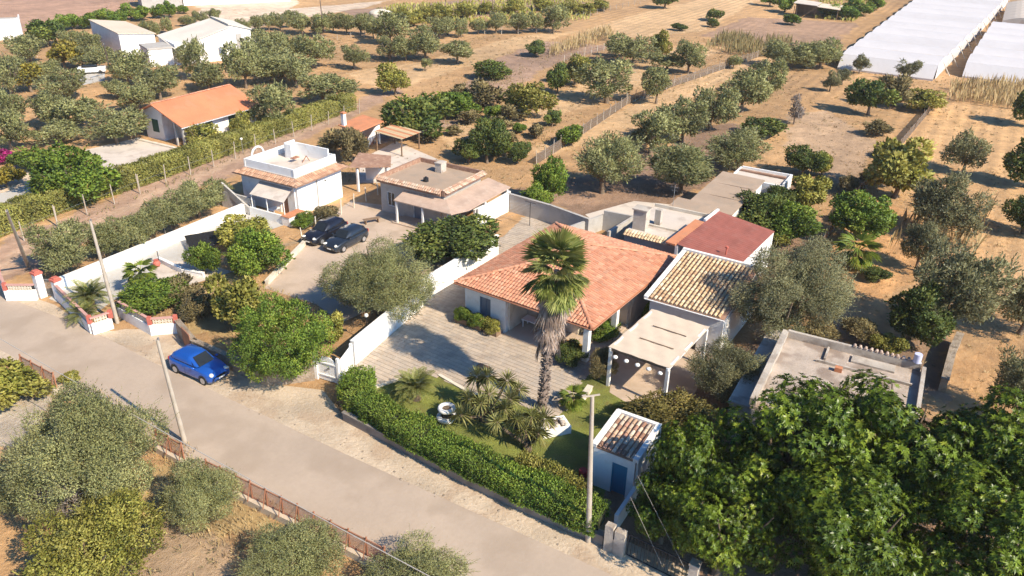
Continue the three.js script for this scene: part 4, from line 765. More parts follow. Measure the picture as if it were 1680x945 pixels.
// trunk and limbs for a crown in the unit ball centred at height 1 (ground at 0 for a crown as high as wide)
function trunk(seed, thick = 0.09, stems = 1, limbs = 6) {
  const r = rng(seed), gs = [];
  for (let s = 0; s < stems; s++) {
    const lean = stems > 1 ? ball(r).multiplyScalar(0.25) : ball(r).multiplyScalar(0.1); lean.y = 0;
    const knee = V(lean.x * 0.7, 0.42 + r() * 0.12, lean.z * 0.7), foot = V(lean.x * 0.2, -0.02, lean.z * 0.2);
    gs.push(rod(foot, V(lean.x * 0.35, 0.16, lean.z * 0.35), thick * 1.25, thick * 0.9, 8), rod(V(lean.x * 0.35, 0.15, lean.z * 0.35), knee, thick * 0.9, thick * 0.75, 8));
    for (let i = 0; i < limbs; i++) {
      const a = (i / limbs) * 6.283 + r(), R = 0.35 + r() * 0.3, m = V(knee.x + Math.cos(a) * R * 0.5, 0.75 + r() * 0.15, knee.z + Math.sin(a) * R * 0.5), e = V(knee.x + Math.cos(a) * R * 1.2, 1.1 + r() * 0.5, knee.z + Math.sin(a) * R * 1.2);
      gs.push(rod(V(knee.x, knee.y - 0.04, knee.z), m, thick * 0.55, thick * 0.38, 6), rod(m, e, thick * 0.38, thick * 0.12, 6));
    }
  }
  const g = joined(gs); return g;
}
const leafMaterial = (name, roughness, transmission, k = [1, 1, 1]) => material(name, { color: C(...k), vertexColors: true, roughness, transmission, thickness: 0, specularIntensity: 0.4 });
const LM = { olive: leafMaterial('olive_leaves', 0.85, 0.4), broad: leafMaterial('broad_leaves', 0.6, 0.38), gloss: leafMaterial('glossy_leaves', 0.36, 0.25), dry: leafMaterial('dry_leaves', 1, 0.2) };
const PAL = {
  olive: [[0.15, 0.16, 0.0546], [0.247, 0.253, 0.0936], [0.334, 0.33, 0.137], [0.438, 0.419, 0.195]],
  greyolive: [[0.126, 0.135, 0.0603], [0.203, 0.204, 0.0936], [0.284, 0.273, 0.135], [0.385, 0.355, 0.187]],
  dark: [[0.0604, 0.0963, 0.021], [0.101, 0.144, 0.0315], [0.151, 0.193, 0.0385], [0.262, 0.27, 0.0525]],
  green: [[0.0875, 0.149, 0.021], [0.149, 0.228, 0.0315], [0.21, 0.289, 0.035], [0.315, 0.35, 0.0525]],
  lemon: [[0.176, 0.194, 0.033], [0.286, 0.275, 0.0495], [0.396, 0.362, 0.0825], [0.517, 0.454, 0.132]],
  yellow: [[0.2, 0.18, 0.03], [0.3, 0.25, 0.035], [0.38, 0.3, 0.05], [0.42, 0.32, 0.07]],
  scrub: [[0.12, 0.1, 0.045], [0.19, 0.16, 0.07], [0.25, 0.2, 0.09], [0.3, 0.23, 0.11]],
  straw: [[0.25, 0.18, 0.08], [0.36, 0.26, 0.12], [0.45, 0.33, 0.17], [0.5, 0.38, 0.2]],
  avocado: [[0.0394, 0.0678, 0.0099], [0.0842, 0.131, 0.0139], [0.146, 0.203, 0.0198], [0.247, 0.284, 0.0347]],
  hedge: [[0.11, 0.185, 0.025], [0.18, 0.27, 0.035], [0.25, 0.34, 0.045], [0.38, 0.42, 0.065]],
  bronze: [[0.08, 0.075, 0.022], [0.14, 0.125, 0.03], [0.21, 0.175, 0.045], [0.3, 0.23, 0.07]],
  twig: [[0.17, 0.14, 0.12], [0.26, 0.22, 0.19], [0.33, 0.28, 0.25], [0.38, 0.33, 0.29]],
};
// kinds of crown: [level of detail] -> variants
const KINDS = {
  olive: { pal: 'olive', mat: LM.olive, big: { count: 88000, L: 0.033, w: 0.0065, lobes: 70, sprays: 700, lobeMin: 0.12, lobeVar: 0.16 }, near: { count: 46000, L: 0.044, w: 0.0088, lobes: 52, sprays: 600 }, mid: { count: 11500, L: 0.082, w: 0.017, lobes: 34, sprays: 320, lobeMin: 0.13, lobeVar: 0.19 }, far: { count: 4800, L: 0.12, w: 0.03, lobes: 22, sprays: 60 } },
  greyolive: { pal: 'greyolive', mat: LM.olive, big: { count: 88000, L: 0.033, w: 0.0065, lobes: 70, sprays: 700, lobeMin: 0.12, lobeVar: 0.16 }, near: { count: 46000, L: 0.046, w: 0.0088, lobes: 48, sprays: 600 }, mid: { count: 11500, L: 0.082, w: 0.017, lobes: 34, sprays: 320, lobeMin: 0.13, lobeVar: 0.19 }, far: { count: 4800, L: 0.12, w: 0.03, lobes: 22, sprays: 60 } },
  dark: { pal: 'dark', mat: LM.broad, near: { count: 33000, L: 0.048, w: 0.0148, lobes: 40, sprays: 160 }, mid: { count: 11000, L: 0.09, w: 0.03, lobes: 30, sprays: 80 }, far: { count: 4000, L: 0.14, w: 0.045, lobes: 20 } },
  green: { pal: 'green', mat: LM.broad, near: { count: 33000, L: 0.048, w: 0.0148, lobes: 40, sprays: 160 }, mid: { count: 11000, L: 0.09, w: 0.03, lobes: 30, sprays: 80 }, far: { count: 4000, L: 0.14, w: 0.045, lobes: 20 } },
  lemon: { pal: 'lemon', mat: LM.broad, near: { count: 32000, L: 0.048, w: 0.0148, lobes: 40, sprays: 160 }, mid: { count: 6500, L: 0.13, w: 0.042, lobes: 20 }, far: { count: 4000, L: 0.14, w: 0.045, lobes: 20 } },
  yellow: { pal: 'yellow', mat: LM.broad, near: { count: 9000, L: 0.1, w: 0.03, lobes: 20 }, mid: { count: 4500, L: 0.14, w: 0.042, lobes: 16 }, far: { count: 1600, L: 0.2, w: 0.07, lobes: 12 } },
  bronze: { pal: 'bronze', mat: LM.broad, near: { count: 20000, L: 0.07, w: 0.02, lobes: 40, sprays: 200 }, mid: { count: 9000, L: 0.1, w: 0.03, lobes: 24 }, far: { count: 2200, L: 0.2, w: 0.07, lobes: 14 } },
  clipped: { pal: 'green', mat: LM.broad, near: { count: 34000, L: 0.05, w: 0.013, lobes: 90, spread: 0.84, lobeMin: 0.13, lobeVar: 0.12, sprays: 200 }, mid: { count: 13000, L: 0.085, w: 0.03, lobes: 70, spread: 0.86, lobeMin: 0.13, lobeVar: 0.08 }, far: { count: 2600, L: 0.18, w: 0.07, lobes: 40 } },
  scrub: { pal: 'scrub', mat: LM.dry, near: { count: 11000, L: 0.12, w: 0.014, lobes: 20, up: 0.6 }, mid: { count: 5500, L: 0.17, w: 0.026, lobes: 16, up: 0.6 }, far: { count: 1800, L: 0.25, w: 0.05, lobes: 10, up: 0.5 } },
  twig: { pal: 'twig', mat: LM.dry, near: { count: 5000, L: 0.16, w: 0.01, lobes: 12, up: 0.3 }, mid: { count: 2500, L: 0.2, w: 0.016, lobes: 12, up: 0.3 }, far: { count: 900, L: 0.26, w: 0.035, lobes: 10, up: 0.3 } },
};
const madeCrowns = new Map(), madeTrunks = new Map(), usedVariant = new Map();
function crownOf(kind, lod) {
  const variants = lod === 'big' ? 2 : lod === 'near' ? 3 : 5, key0 = kind + lod, v = (usedVariant.get(key0) ?? 0) % variants;
  usedVariant.set(key0, (usedVariant.get(key0) ?? 0) + 1);
  const key = key0 + v;
  if (!madeCrowns.has(key)) { const k = KINDS[kind]; madeCrowns.set(key, crown(1000 + madeCrowns.size * 17, { palette: PAL[k.pal], ...k[lod] })); }
  return madeCrowns.get(key);
}
function trunkOf(n) { const key = n % 4; if (!madeTrunks.has(key)) madeTrunks.set(key, trunk(300 + key, 0.085, key === 3 ? 3 : 1, 5)); return madeTrunks.get(key); }
let treeCount = 0;
const spin = rng(4242);
function plant(name, kind, [x, z, r0, h0, low], label, category, group, lod) {
  const far = Math.hypot(x, z, 28), level = lod ?? (far < 62 && r0 > 3.6 && KINDS[kind].big ? 'big' : far < 52 ? 'near' : far < 95 ? 'mid' : 'far'), k = KINDS[kind];
  const t0 = low * 0.5, grown = level === 'near' || level === 'big' ? 0.9 : 1.02, r = r0 * grown, h = t0 + (h0 - low) * (level === 'near' || level === 'big' ? 0.93 : 1.0) + (low - t0) * 0.9;
  const o = thing(name, label, category, [x, z], spin() * 360, group), a = Math.max(0.1, (h - t0) / 2);
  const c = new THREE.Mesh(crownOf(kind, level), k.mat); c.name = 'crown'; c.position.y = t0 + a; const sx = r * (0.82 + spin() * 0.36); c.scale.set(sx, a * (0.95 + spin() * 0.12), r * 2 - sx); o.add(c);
  const t = new THREE.Mesh(trunkOf(treeCount++), M.bark); t.name = 'trunk'; t.scale.set(r * 0.9, (t0 + a) * 0.95, r * 0.9); o.add(t);
  return o;
}
const ORD = ['leftmost', 'second from the left', 'third from the left', 'fourth from the left', 'fifth from the left', 'sixth from the left', 'seventh from the left', 'eighth from the left', 'ninth from the left', 'tenth from the left', 'eleventh from the left', 'twelfth from the left', 'thirteenth from the left', 'fourteenth from the left', 'fifteenth from the left', 'sixteenth from the left', 'seventeenth from the left', 'eighteenth from the left', 'nineteenth from the left', 'twentieth from the left'];
// a stand of trees of one kind: each is told apart by its place along the stand
function stand(name, kind, look, where, group, list, category = 'tree', lod) {
  const s = list.map((e) => e).sort((p, q) => Math.atan2(p[0], -p[1]) - Math.atan2(q[0], -q[1]));
  s.forEach((e, i) => plant(name, kind, e, s.length > 1 ? `${look}, ${i === s.length - 1 ? 'rightmost' : ORD[i]} ${where}` : `${look} ${where}`, category, group, lod));
}
// --- the near olives and shrubs on this side of the road
plant('olive_tree', 'olive', [-19.92,-29.94,4.21,6.64,0], 'very large grey-green olive inside the brown roadside fence', 'tree', 'olives on the near side of the road');
plant('olive_tree', 'olive', [-15.02,-29.35,2,3.99,0], 'smaller dense olive close to the fence beside the very large olive', 'tree', 'olives on the near side of the road');
plant('olive_tree', 'olive', [-9.53,-25.44,2.48,2.48,0], 'low olive with dark shade at its left below the fence', 'tree', 'olives on the near side of the road');
plant('olive_tree', 'olive', [-4.27,-24.97,2.4,2.4,0], 'olive sprays rising over the fence at the bottom edge', 'tree', 'olives on the near side of the road');
plant('olive_tree', 'olive', [-23.48,-29.85,2,3.99,0], 'olive at the left edge merging with the very large olive', 'tree', 'olives on the near side of the road');
plant('yellow_green_bush', 'lemon', [-18.05,-25.05,3.29,4.53,0], 'bright yellow-green bush in front of the very large olive', 'bush');
plant('dry_bush', 'twig', [-20.59,-28.1,1.89,4.06,0], 'grey leafless twiggy bush between the large olive and the yellow-green bush', 'bush');
plant('yellow_bush', 'lemon', [-29.99,-38.96,2.18,2.34,0], 'yellowish bush by the paved patch at the left edge of the photo', 'bush');
plant('young_shrub', 'lemon', [-27.1,-40.58,0.65,0.74,0], 'small yellow-green shrub by the end of the roadside fence', 'shrub');
// --- main plot and round it
plant('olive_tree', 'olive', [-9.48,-50.16,4.25,6.32,0.3], 'broad olive crown overhanging the white boundary wall', 'tree');
plant('citrus_tree', 'dark', [-5.33,-59.61,3.81,4.11,0.2], 'dense dark green citrus tree over the white wall by the brown house', 'tree');
plant('olive_tree', 'greyolive', [18.5,-46.79,4.54,8,0.4], 'large grey olive spreading over the right end of the pantiled annex', 'tree');
plant('loquat_tree', 'greyolive', [13.09,-40.27,2.42,4.31,0.3], 'grey-green leafy tree right of the canvas pergola', 'tree');
plant('loquat_tree', 'bronze', [9.2,-36.37,2.52,3.17,0.3], 'low leafy tree with bronze tips in front of the pergola floor', 'tree');
plant('green_dome_tree', 'clipped', [-13.92,-41.31,2.99,6.09,0], 'bright green domed tree over the roadside wall by the blue car', 'tree');
plant('shrub', 'lemon', [-18.48,-47.54,2.13,4.37,0], 'pale yellow-green shrub behind the bright green domed tree', 'shrub');
plant('shrub', 'lemon', [-12.12,-46.51,0.96,2.1,0], 'small yellow-green shrub in the bed beside the white gate', 'shrub');
plant('shrub', 'scrub', [-22.16,-49.13,1.4,2,0], 'grey-green agave-like shrub by the pale wall left of the domed tree', 'shrub');
plant('shrub', 'dark', [-22.55,-49.49,1.06,1.5,0], 'dark green shrub behind the breeze block wall end', 'shrub');
plant('shrub', 'lemon', [-22.74,-62,2.21,2.71,0], 'light yellow-green shrub at the end of the grey driveway', 'shrub');
plant('citrus_tree', 'green', [-19.84,-56.66,2.45,3.34,0], 'dark green rounded tree between driveway and parking yard', 'tree');
plant('oleander', 'green', [-24.33,-56.18,1.29,2.71,0], 'loose oleander on the small paved terrace', 'shrub');
plant('shrub', 'green', [-25.65,-50.35,2.3,2.3,0], 'green shrubs mass behind the breeze block front wall', 'shrub');
plant('shrub', 'scrub', [-24.51,-51.3,1.46,1.98,0], 'grey-green shrub on the slope beside the small paved terrace', 'shrub');
plant('shrub', 'scrub', [-16.77,-67.01,1.43,1.6,0], 'scrubby growth between the white terrace house and the dark cars', 'shrub');
plant('shrub', 'green', [-18.87,-66.42,1.15,1.15,0], 'green scrub strip by the left dark car', 'shrub');
stand('olive_tree', 'olive', 'bushy olive', 'along the long white driveway wall', 'olives behind the driveway wall', [[-34.67,-54.98,2.59,4.35,0.3], [-33.21,-58.34,1.68,3.52,0.4], [-31.97,-59.99,1.7,3.63,0.4], [-30.78,-61.57,1.57,3.58,0.4], [-29.88,-64.32,1.91,3.99,0.4], [-28.89,-67.67,2.12,3.78,0.4], [-28.23,-70.82,1.41,2.56,0.4]]);
// --- behind the houses
plant('fig_tree', 'dark', [-12.16,-93.93,3.42,6.16,0.2], 'dark green fig tree behind the barbecue hut', 'tree');
plant('bush', 'green', [-8.22,-104.5,3.13,3.51,0], 'spreading green bushes beside the dark fig tree', 'bush');
plant('bush', 'scrub', [-4.84,-110.18,3.28,3.8,0], 'olive-brown scrub above the spreading green bushes', 'bush');
plant('dome_bush', 'dark', [-3.9,-128.28,2.93,3.16,0], 'dark dome shaped bush standing alone in the field', 'bush');
plant('bush', 'lemon', [1.46,-106,3.37,4.92,0], 'yellowish green bush beside the sandy strip', 'bush');
plant('carob_tree', 'dark', [6.13,-120.01,1.9,4.49,0], 'dark green tree left of the yellow tree', 'tree');
plant('yellow_tree', 'lemon', [9.24,-126.1,2.59,4.55,0], 'bright yellow-green tree above the sandy strips', 'tree');
plant('round_bush', 'dark', [4.7,-101.31,1.13,2.44,0], 'small round bush on the sandy strip', 'bush');
plant('round_bush', 'green', [6.75,-93.21,2.18,2.76,0], 'dark round bush at the wire fence end', 'bush');
plant('citrus_tree', 'dark', [-3.08,-85.78,2.43,4.71,0], 'dark citrus tree behind the brown flat roofed house', 'tree');
plant('citrus_tree', 'dark', [-5.24,-85.71,1.74,2.69,0], 'low citrus left of the dark citrus behind the brown house', 'tree');
plant('citrus_tree', 'dark', [0.33,-85.93,1.32,3.1,0], 'small dark citrus by the fence post behind the brown house', 'tree');
plant('shrub', 'green', [3.6,-73.32,1.66,5.35,0], 'tall narrow green shrub by the grey yard wall', 'shrub');
plant('shrub', 'green', [2.14,-71.78,1.33,2.67,0], 'low green shrub at the foot of the tall narrow shrub', 'shrub');
stand('olive_tree', 'olive', 'full olive', 'standing behind the sheds', 'olives behind the sheds', [[9.04,-76.9,3.42,6.4,0.1], [16.97,-76.93,3.7,5.16,0.1], [24.67,-85.22,3.51,5.08,0.1], [15.93,-90.8,3.19,5.22,0.1], [20.54,-95.88,3.14,5.59,0.1], [25.29,-101.46,3,5.99,0.1], [31.78,-111.16,3.57,6.26,0.1], [37.51,-120.05,2.68,5.87,0.1]]);
stand('olive_tree', 'olive', 'olive with a clear trunk', 'on the sandy strips beyond the sheds', 'olives on the sandy strips', [[13.27,-114.68,3.75,6.09,0.8], [20.32,-115.05,2.59,5.34,1.2], [20.44,-143.31,3.97,5.31,0.4], [28.98,-136.62,2.85,5.46,0.8], [25.62,-138.36,2.76,3.26,0.5], [37.76,-141.12,1.26,2.51,0.6], [18.59,-150.07,2.37,3.24,0.4]]);
plant('bush', 'lemon', [26.09,-148.51,2.01,5.35,0], 'yellow-green bush among the olives on the sandy strips', 'bush');
plant('bush', 'dark', [35.66,-181.67,1.87,1.87,0], 'small dark bush above the reed row', 'bush');
plant('thorn_tree', 'dark', [46.49,-197.51,2.36,2.96,0.6], 'small dark tree on the pale track near the brown plot', 'tree');
plant('thorn_tree', 'dark', [44.12,-187.41,1.5,2.07,0], 'low dark bush beneath the small tree on the pale track', 'bush');
plant('dark_tree', 'dark', [37.94,-216.73,3.41,5.08,0.4], 'dark tree cut by the top edge above the pale track', 'tree');
stand('olive_tree', 'olive', 'thick olive', 'forming the clump left of the white greenhouse', 'olives by the greenhouse', [[48.28,-143.07,4.25,4.79,0], [53.62,-143.16,3.35,5.21,0], [51.07,-143.27,2.97,4.21,0]]);
stand('olive_tree', 'greyolive', 'thin young olive', 'below the white greenhouse', 'young olives below the greenhouse', [[49.12,-125.33,1.48,3.17,0.8], [52.92,-130.46,1.33,2.75,0.8], [59.25,-139.72,1.78,3.3,1], [65.49,-134.26,1.87,3.73,1]]);
plant('citrus_tree', 'dark', [49.67,-111.22,2.88,5.45,0.5], 'dark round citrus casting a long shadow in the open field', 'tree');
plant('shrub', 'scrub', [55.31,-116.5,2.54,4.44,0], 'greyish scrub behind the dark round citrus', 'shrub');
plant('prickly_pear', 'twig', [37.32,-105.29,1.33,3.96,0], 'sparse pale spiky plant in the open field', 'shrub');
plant('bush', 'dark', [31.05,-98.65,2.8,2.96,0], 'low spreading dark bush at the left of the open field', 'bush');
plant('citrus_tree', 'dark', [31.69,-83.73,2.24,3.98,0.2], 'dark citrus tree with a small yellowish bush beside it', 'tree');
plant('bush', 'lemon', [33.88,-83.84,1.17,2.65,0], 'small yellowish bush beside the dark citrus', 'bush');
plant('autumn_tree', 'lemon', [39.14,-77.44,3.51,5.91,0.2], 'yellow-green tree with turning leaves by the wire fence', 'tree');
plant('olive_tree', 'greyolive', [50.26,-85.55,2.46,4.91,0.4], 'round grey olive alone in the right field', 'tree');
plant('olive_tree', 'greyolive', [39.34,-67.38,3.35,5.96,0.2], 'large grey olive right of the yellow-green turning tree', 'tree');
plant('creeper_bush', 'lemon', [59.24,-114.6,3.05,3.05,0], 'flat bright green creeper over the end of the wire fence', 'bush');
plant('lemon_tree', 'clipped', [30.9,-66,2.7,4.21,0], 'round clipped green tree beside the wire fence', 'tree');
plant('bush', 'dark', [29.36,-57.74,1.14,1.14,0], 'tiny green bush on the ochre ground', 'bush');
plant('olive_tree', 'greyolive', [33.57,-59.78,1.77,4.27,0.8], 'thin grey olive with a leaning trunk beside dry reeds', 'tree');
plant('olive_tree', 'greyolive', [30.09,-49.03,3.2,7.16,0.2], 'large grey-green olive by the end of the stone fence', 'tree');
plant('shrub', 'dark', [27.76,-48.15,2.15,4.43,0], 'dark shrub under the left side of the large grey-green olive', 'shrub');
plant('agave_bush', 'lemon', [25.78,-46.74,1.28,1.28,0], 'small pale shrub behind the stained concrete roof', 'shrub');
plant('shrub', 'scrub', [24.35,-47.83,1.4,1.86,0], 'dry scrub behind the concrete building corner', 'shrub');
plant('shrub', 'scrub', [21.32,-48.11,1.38,1.38,0], 'dry shrub at the back edge of the concrete roof', 'shrub');
plant('citrus_tree', 'dark', [22.08,-66.78,2.77,3.79,0], 'dark citrus tree beside the red roof', 'tree');
plant('citrus_tree', 'green', [24.52,-64.9,2.59,3.81,0], 'yellowish green citrus right of the dark citrus by the red roof', 'tree');
plant('citrus_tree', 'lemon', [28.88,-73.28,2.09,3.59,0], 'yellow-green tree beyond the long white shed', 'tree');
plant('shrub', 'dark', [26.55,-73.22,1.75,2.77,0], 'dark shrub between the long shed and the yellow-green tree', 'shrub');
plant('shrub', 'lemon', [23.29,-63.81,1.7,2.01,0], 'pale green shrub in front of the citrus by the red roof', 'shrub');
stand('dark_tree', 'dark', 'dark tree cut by the frame', 'at the right edge', 'trees cut by the right edge', [[69.53,-107.06,2.51,6.08,0.5], [55.19,-81.64,2.76,6.36,0.4], [47.38,-68.43,2.03,4.04,0.2]]);
plant('olive_tree', 'greyolive', [36.4,-49.5,2.34,4.97,0.2], 'grey olive cut by the right edge above the ochre plot', 'tree');
plant('olive_tree', 'greyolive', [30.19,-38.75,1.96,5.29,0.2], 'dark grey olive cut by the right edge beside the big glossy trees', 'tree');
plant('shrub', 'scrub', [-18.22,-85.17,2.11,4.21,0.2], 'grey-green shrubs between the white terrace house and the barbecue hut', 'shrub');
plant('shrub', 'scrub', [-20.8,-88.46,1.61,2.57,0], 'brownish dry shrub behind the white terrace house', 'shrub');
stand('scrub_bush', 'scrub', 'dry scrub bush', 'on the weedy bank behind the flat roofed houses', 'scrub on the weedy bank', [[-10.44,-108.27,1.73,1.95,0], [-8.28,-113.19,1.98,2.4,0], [-6.03,-101.54,1.62,1.91,0], [-10.64,-92.8,1.35,1.52,0], [-2.41,-99.08,1.82,1.97,0], [-0.68,-103.41,1.65,2.22,0], [-7.87,-96.62,1.16,1.29,0], [-4.13,-94.32,1.52,1.85,0], [-0.78,-93.47,1.13,1.59,0], [2.57,-95.85,1.38,1.74,0]]);
stand('weed_bush', 'green', 'low green bush', 'among the scrub on the weedy bank', 'green bushes on the weedy bank', [[-11.27,-102.47,1.4,1.9,0], [-9.52,-110.32,1.58,1.83,0], [-5.88,-106.01,1.44,1.95,0], [-2.8,-104.42,1.41,1.92,0], [0.31,-97.74,1.17,1.66,0], [-1.77,-88.66,1.43,1.9,0]]);
stand('scrub_bush', 'scrub', 'small grey scrub', 'along the netted wire fence', 'scrub along the netted fence', [[26.48,-62.83,1.13,1.29,0], [31.29,-70.32,1.07,1.48,0], [38.34,-81.61,1.31,1.46,0], [34.77,-78.3,1.39,1.99,0], [43.99,-91.41,1.62,1.62,0], [46.45,-100.35,2.02,2.02,0], [25.1,-61.03,1.1,1.32,0]]);
// --- the left grove
plant('mulberry_tree', 'green', [-42.33,-71.92,4.27,5.35,0], 'broad bright green tree beside the pale terrace and clipped hedge', 'tree');
plant('bougainvillea', 'dark', [-51.33,-80.28,2.1,2.1,0], 'dark shrub with magenta blossom at the left edge', 'shrub');
plant('banana_clump', 'yellow', [-50.77,-74.68,1.82,2.58,0], 'yellow leaved clump at the left edge beside the tan path', 'shrub');
plant('dry_tree', 'yellow', [-72.98,-129.31,2.79,4.85,0.4], 'yellowish dry tree in the left grove', 'tree');
plant('almond_tree', 'yellow', [-69.47,-113.36,2.19,3.79,1.6], 'bare limbed yellowish tree casting a purplish shadow on pale ground', 'tree');
plant('green_tree', 'dark', [-85.24,-147.11,3.45,5.25,0.2], 'dense dark green tree beside the small white cottage', 'tree');
stand('olive_tree', 'olive', 'grey-green olive', 'in the left grove below the white buildings', 'olives of the left grove, lower rows', [[-71.15,-111.01,2.59,6.05,0.5], [-62.12,-94.87,2.25,5.15,0.5], [-57.19,-86.66,2.27,4.81,0.4], [-62.44,-109.63,3.23,4.34,0.3], [-57.06,-94.95,2.55,4.61,0.5], [-53.73,-94.11,3.36,4.26,0.4], [-46.35,-89.61,2.9,4.56,0.3], [-50.58,-104.46,2.66,3.74,0.3], [-49.97,-110.8,2.97,5.23,0.3], [-57.9,-118.53,3.32,5.32,0.3], [-52.75,-89.01,2.47,2.67,0.2], [-55.95,-110.75,1.96,2.86,0.4]]);
stand('olive_tree', 'olive', 'olive', 'in the left grove beside the white cottage', 'olives of the left grove, upper rows', [[-80.53,-133.26,3.35,4.79,0.5], [-74.28,-139.79,2.47,4.17,0.5], [-67.55,-128.45,2.73,4.26,0.5], [-75.69,-120.22,2.23,3.99,0.4], [-79.18,-144.09,2.31,3.55,0.3], [-71.5,-120.38,2.2,3.23,0.3]]);
stand('round_shrub', 'green', 'dark green shrub', 'lining the brown field at the upper left', 'shrub row by the brown field', [[-89.98,-165.89,2.35,2.88,0], [-87.29,-167.54,2.35,3.34,0], [-86.12,-170.86,2.23,3.4,0], [-84.7,-173.78,2.4,3.11,0], [-84.26,-179.81,2.47,3.2,0], [-81.38,-178.61,2.14,3.02,0], [-78.9,-182.32,2.01,3.38,0], [-77.66,-184.28,1.55,3.42,0], [-76.67,-189.96,1.43,2.21,0], [-90.99,-162.46,2.03,3.16,0]]);
stand('round_tree', 'olive', 'small round tree', 'behind the white buildings', 'small trees behind the white buildings', [[-73.47,-161.72,1.38,2.77,0], [-70.52,-159.87,1.09,3.01,0], [-69.7,-163.52,1.38,3.19,0], [-69.43,-172.59,1.74,2.28,0], [-67.48,-175.83,1.9,2.91,0], [-66.21,-179.6,1.93,2.65,0]]);
stand('olive_tree', 'olive', 'olive', 'between the white villa and the orange roof', 'olives round the white villa', [[-49.36,-122.75,2.08,6.32,0.6], [-44.93,-116.07,2.85,4.65,0.3], [-40.48,-118.84,2.77,7.4,0.3], [-53.3,-147.53,2.45,4.39,0.3], [-52.8,-152.73,2.52,4,0.3], [-30.45,-96.59,2.59,6.03,0.3], [-40.29,-127.9,3.69,6.49,0.3], [-36.09,-123.38,4.3,4.7,0.4], [-33.68,-134.53,2.94,5.76,0.6], [-27.17,-111.03,3.71,4.21,0.5], [-54.35,-131.34,1.67,3.8,0.3], [-33.03,-119.78,2.45,4.58,0.5]]);
stand('olive_tree', 'olive', 'distant olive', 'in the upper grove behind the white villa', 'olives of the upper grove', [[-55.79,-166.39,1.64,3,0.3], [-53.69,-168.07,1.65,3.3,0.3], [-51.43,-169.8,1.66,3.6,0.3], [-49.26,-170.12,1.52,3.6,0.3], [-48.34,-173.37,1.4,3.66,0.3], [-43.59,-166.22,2.68,4.53,0.3], [-39.75,-163.89,2.37,4.46,0.3], [-47.91,-146.07,2.76,4.28,0.3], [-42.51,-140.57,3.45,4.85,0.3], [-39.08,-139.45,2.84,4.48,0.3], [-37.97,-168.64,2.42,4.29,0.3], [-34.9,-167.58,2.13,4.27,0.3], [-31.72,-166.48,2.11,4.5,0.3], [-28.6,-162.57,1.93,4.66,0.3]]);
stand('olive_tree', 'olive', 'neat olive', 'in the sandy field at the upper middle', 'olives in the sandy field', [[-27.02,-133.78,2.36,4.25,0.8], [-24.25,-156.17,3.83,6.37,0.3], [-22.13,-141.58,3.03,4.63,0.8], [-16.23,-143.03,3.16,6.08,0.4], [-19.54,-141.9,1.8,4.05,0.4], [-10.38,-140.2,3.2,4.2,1], [-15.26,-133.61,1.16,2.17,1], [-23.67,-113.42,1.28,2.73,1], [-15.78,-164.51,2.58,4.62,0.3]]);
plant('almond_tree', 'lemon', [-17.86,-116.84,2.34,4.66,0.4], 'yellowish many stemmed tree in the sandy field', 'tree');
stand('olive_tree', 'olive', 'far olive', 'behind the white field fence', 'olives behind the field fence', [[-11.43,-166.75,1.83,3.65,0.3], [-8.18,-171,1.87,3.32,0.3], [-4.57,-172.56,2.29,4.71,0.3], [0.01,-172.7,2.83,4.26,0.3], [3.87,-174.51,1.63,4.38,0.3], [7.44,-174.71,3.13,5.7,0.3], [-14.36,-169.33,1.72,3.44,0.3]]);
stand('scrub_bush', 'lemon', 'yellow-green scrub bush', 'in the weedy plot at the top', 'scrub in the weedy plot', [[-30.94,-186.89,2.65,2.65,0], [-26.34,-188.51,2.66,2.66,0], [-21.95,-186.48,2.63,3.15,0], [-17.36,-188.91,2.95,3.47,0], [-11.98,-191.56,2.98,3.51,0], [-7.38,-200.06,2.8,2.8,0], [-27.46,-177.32,2.51,2.72,0], [-22.51,-179.69,2.54,2.74,0], [-0.82,-203,3.15,3.15,0], [6.01,-209.33,3.25,3.25,0], [11.91,-205.1,2.87,2.87,0], [16.28,-203.26,2.69,2.69,0], [20.62,-210.2,2.79,2.79,0]]);
plant('green_bush', 'dark', [3.44,-148.3,2.09,3.46,0], 'dark green bush by the tall brown reeds', 'bush');
stand('garden_tree', 'green', 'green garden tree', 'round the open field hut', 'trees round the field hut', [[68.78,-215.23,3.15,4.16,0], [68.12,-226.75,2.75,4.01,0], [79.83,-204.54,3.41,3.67,0], [87.02,-213.68,3.58,3.87,0], [77.91,-207.43,3.09,3.09,0], [93.88,-221.19,3.72,4.03,0], [63.79,-193.32,2.37,2.8,0]]);
stand('bush', 'lemon', 'clipped bush', 'beside the orange roofed house wall', 'bushes by the orange house', [[-33.41,-94.09,1.36,2.88,0], [-35.96,-89.33,2.31,2.81,0.5]]);

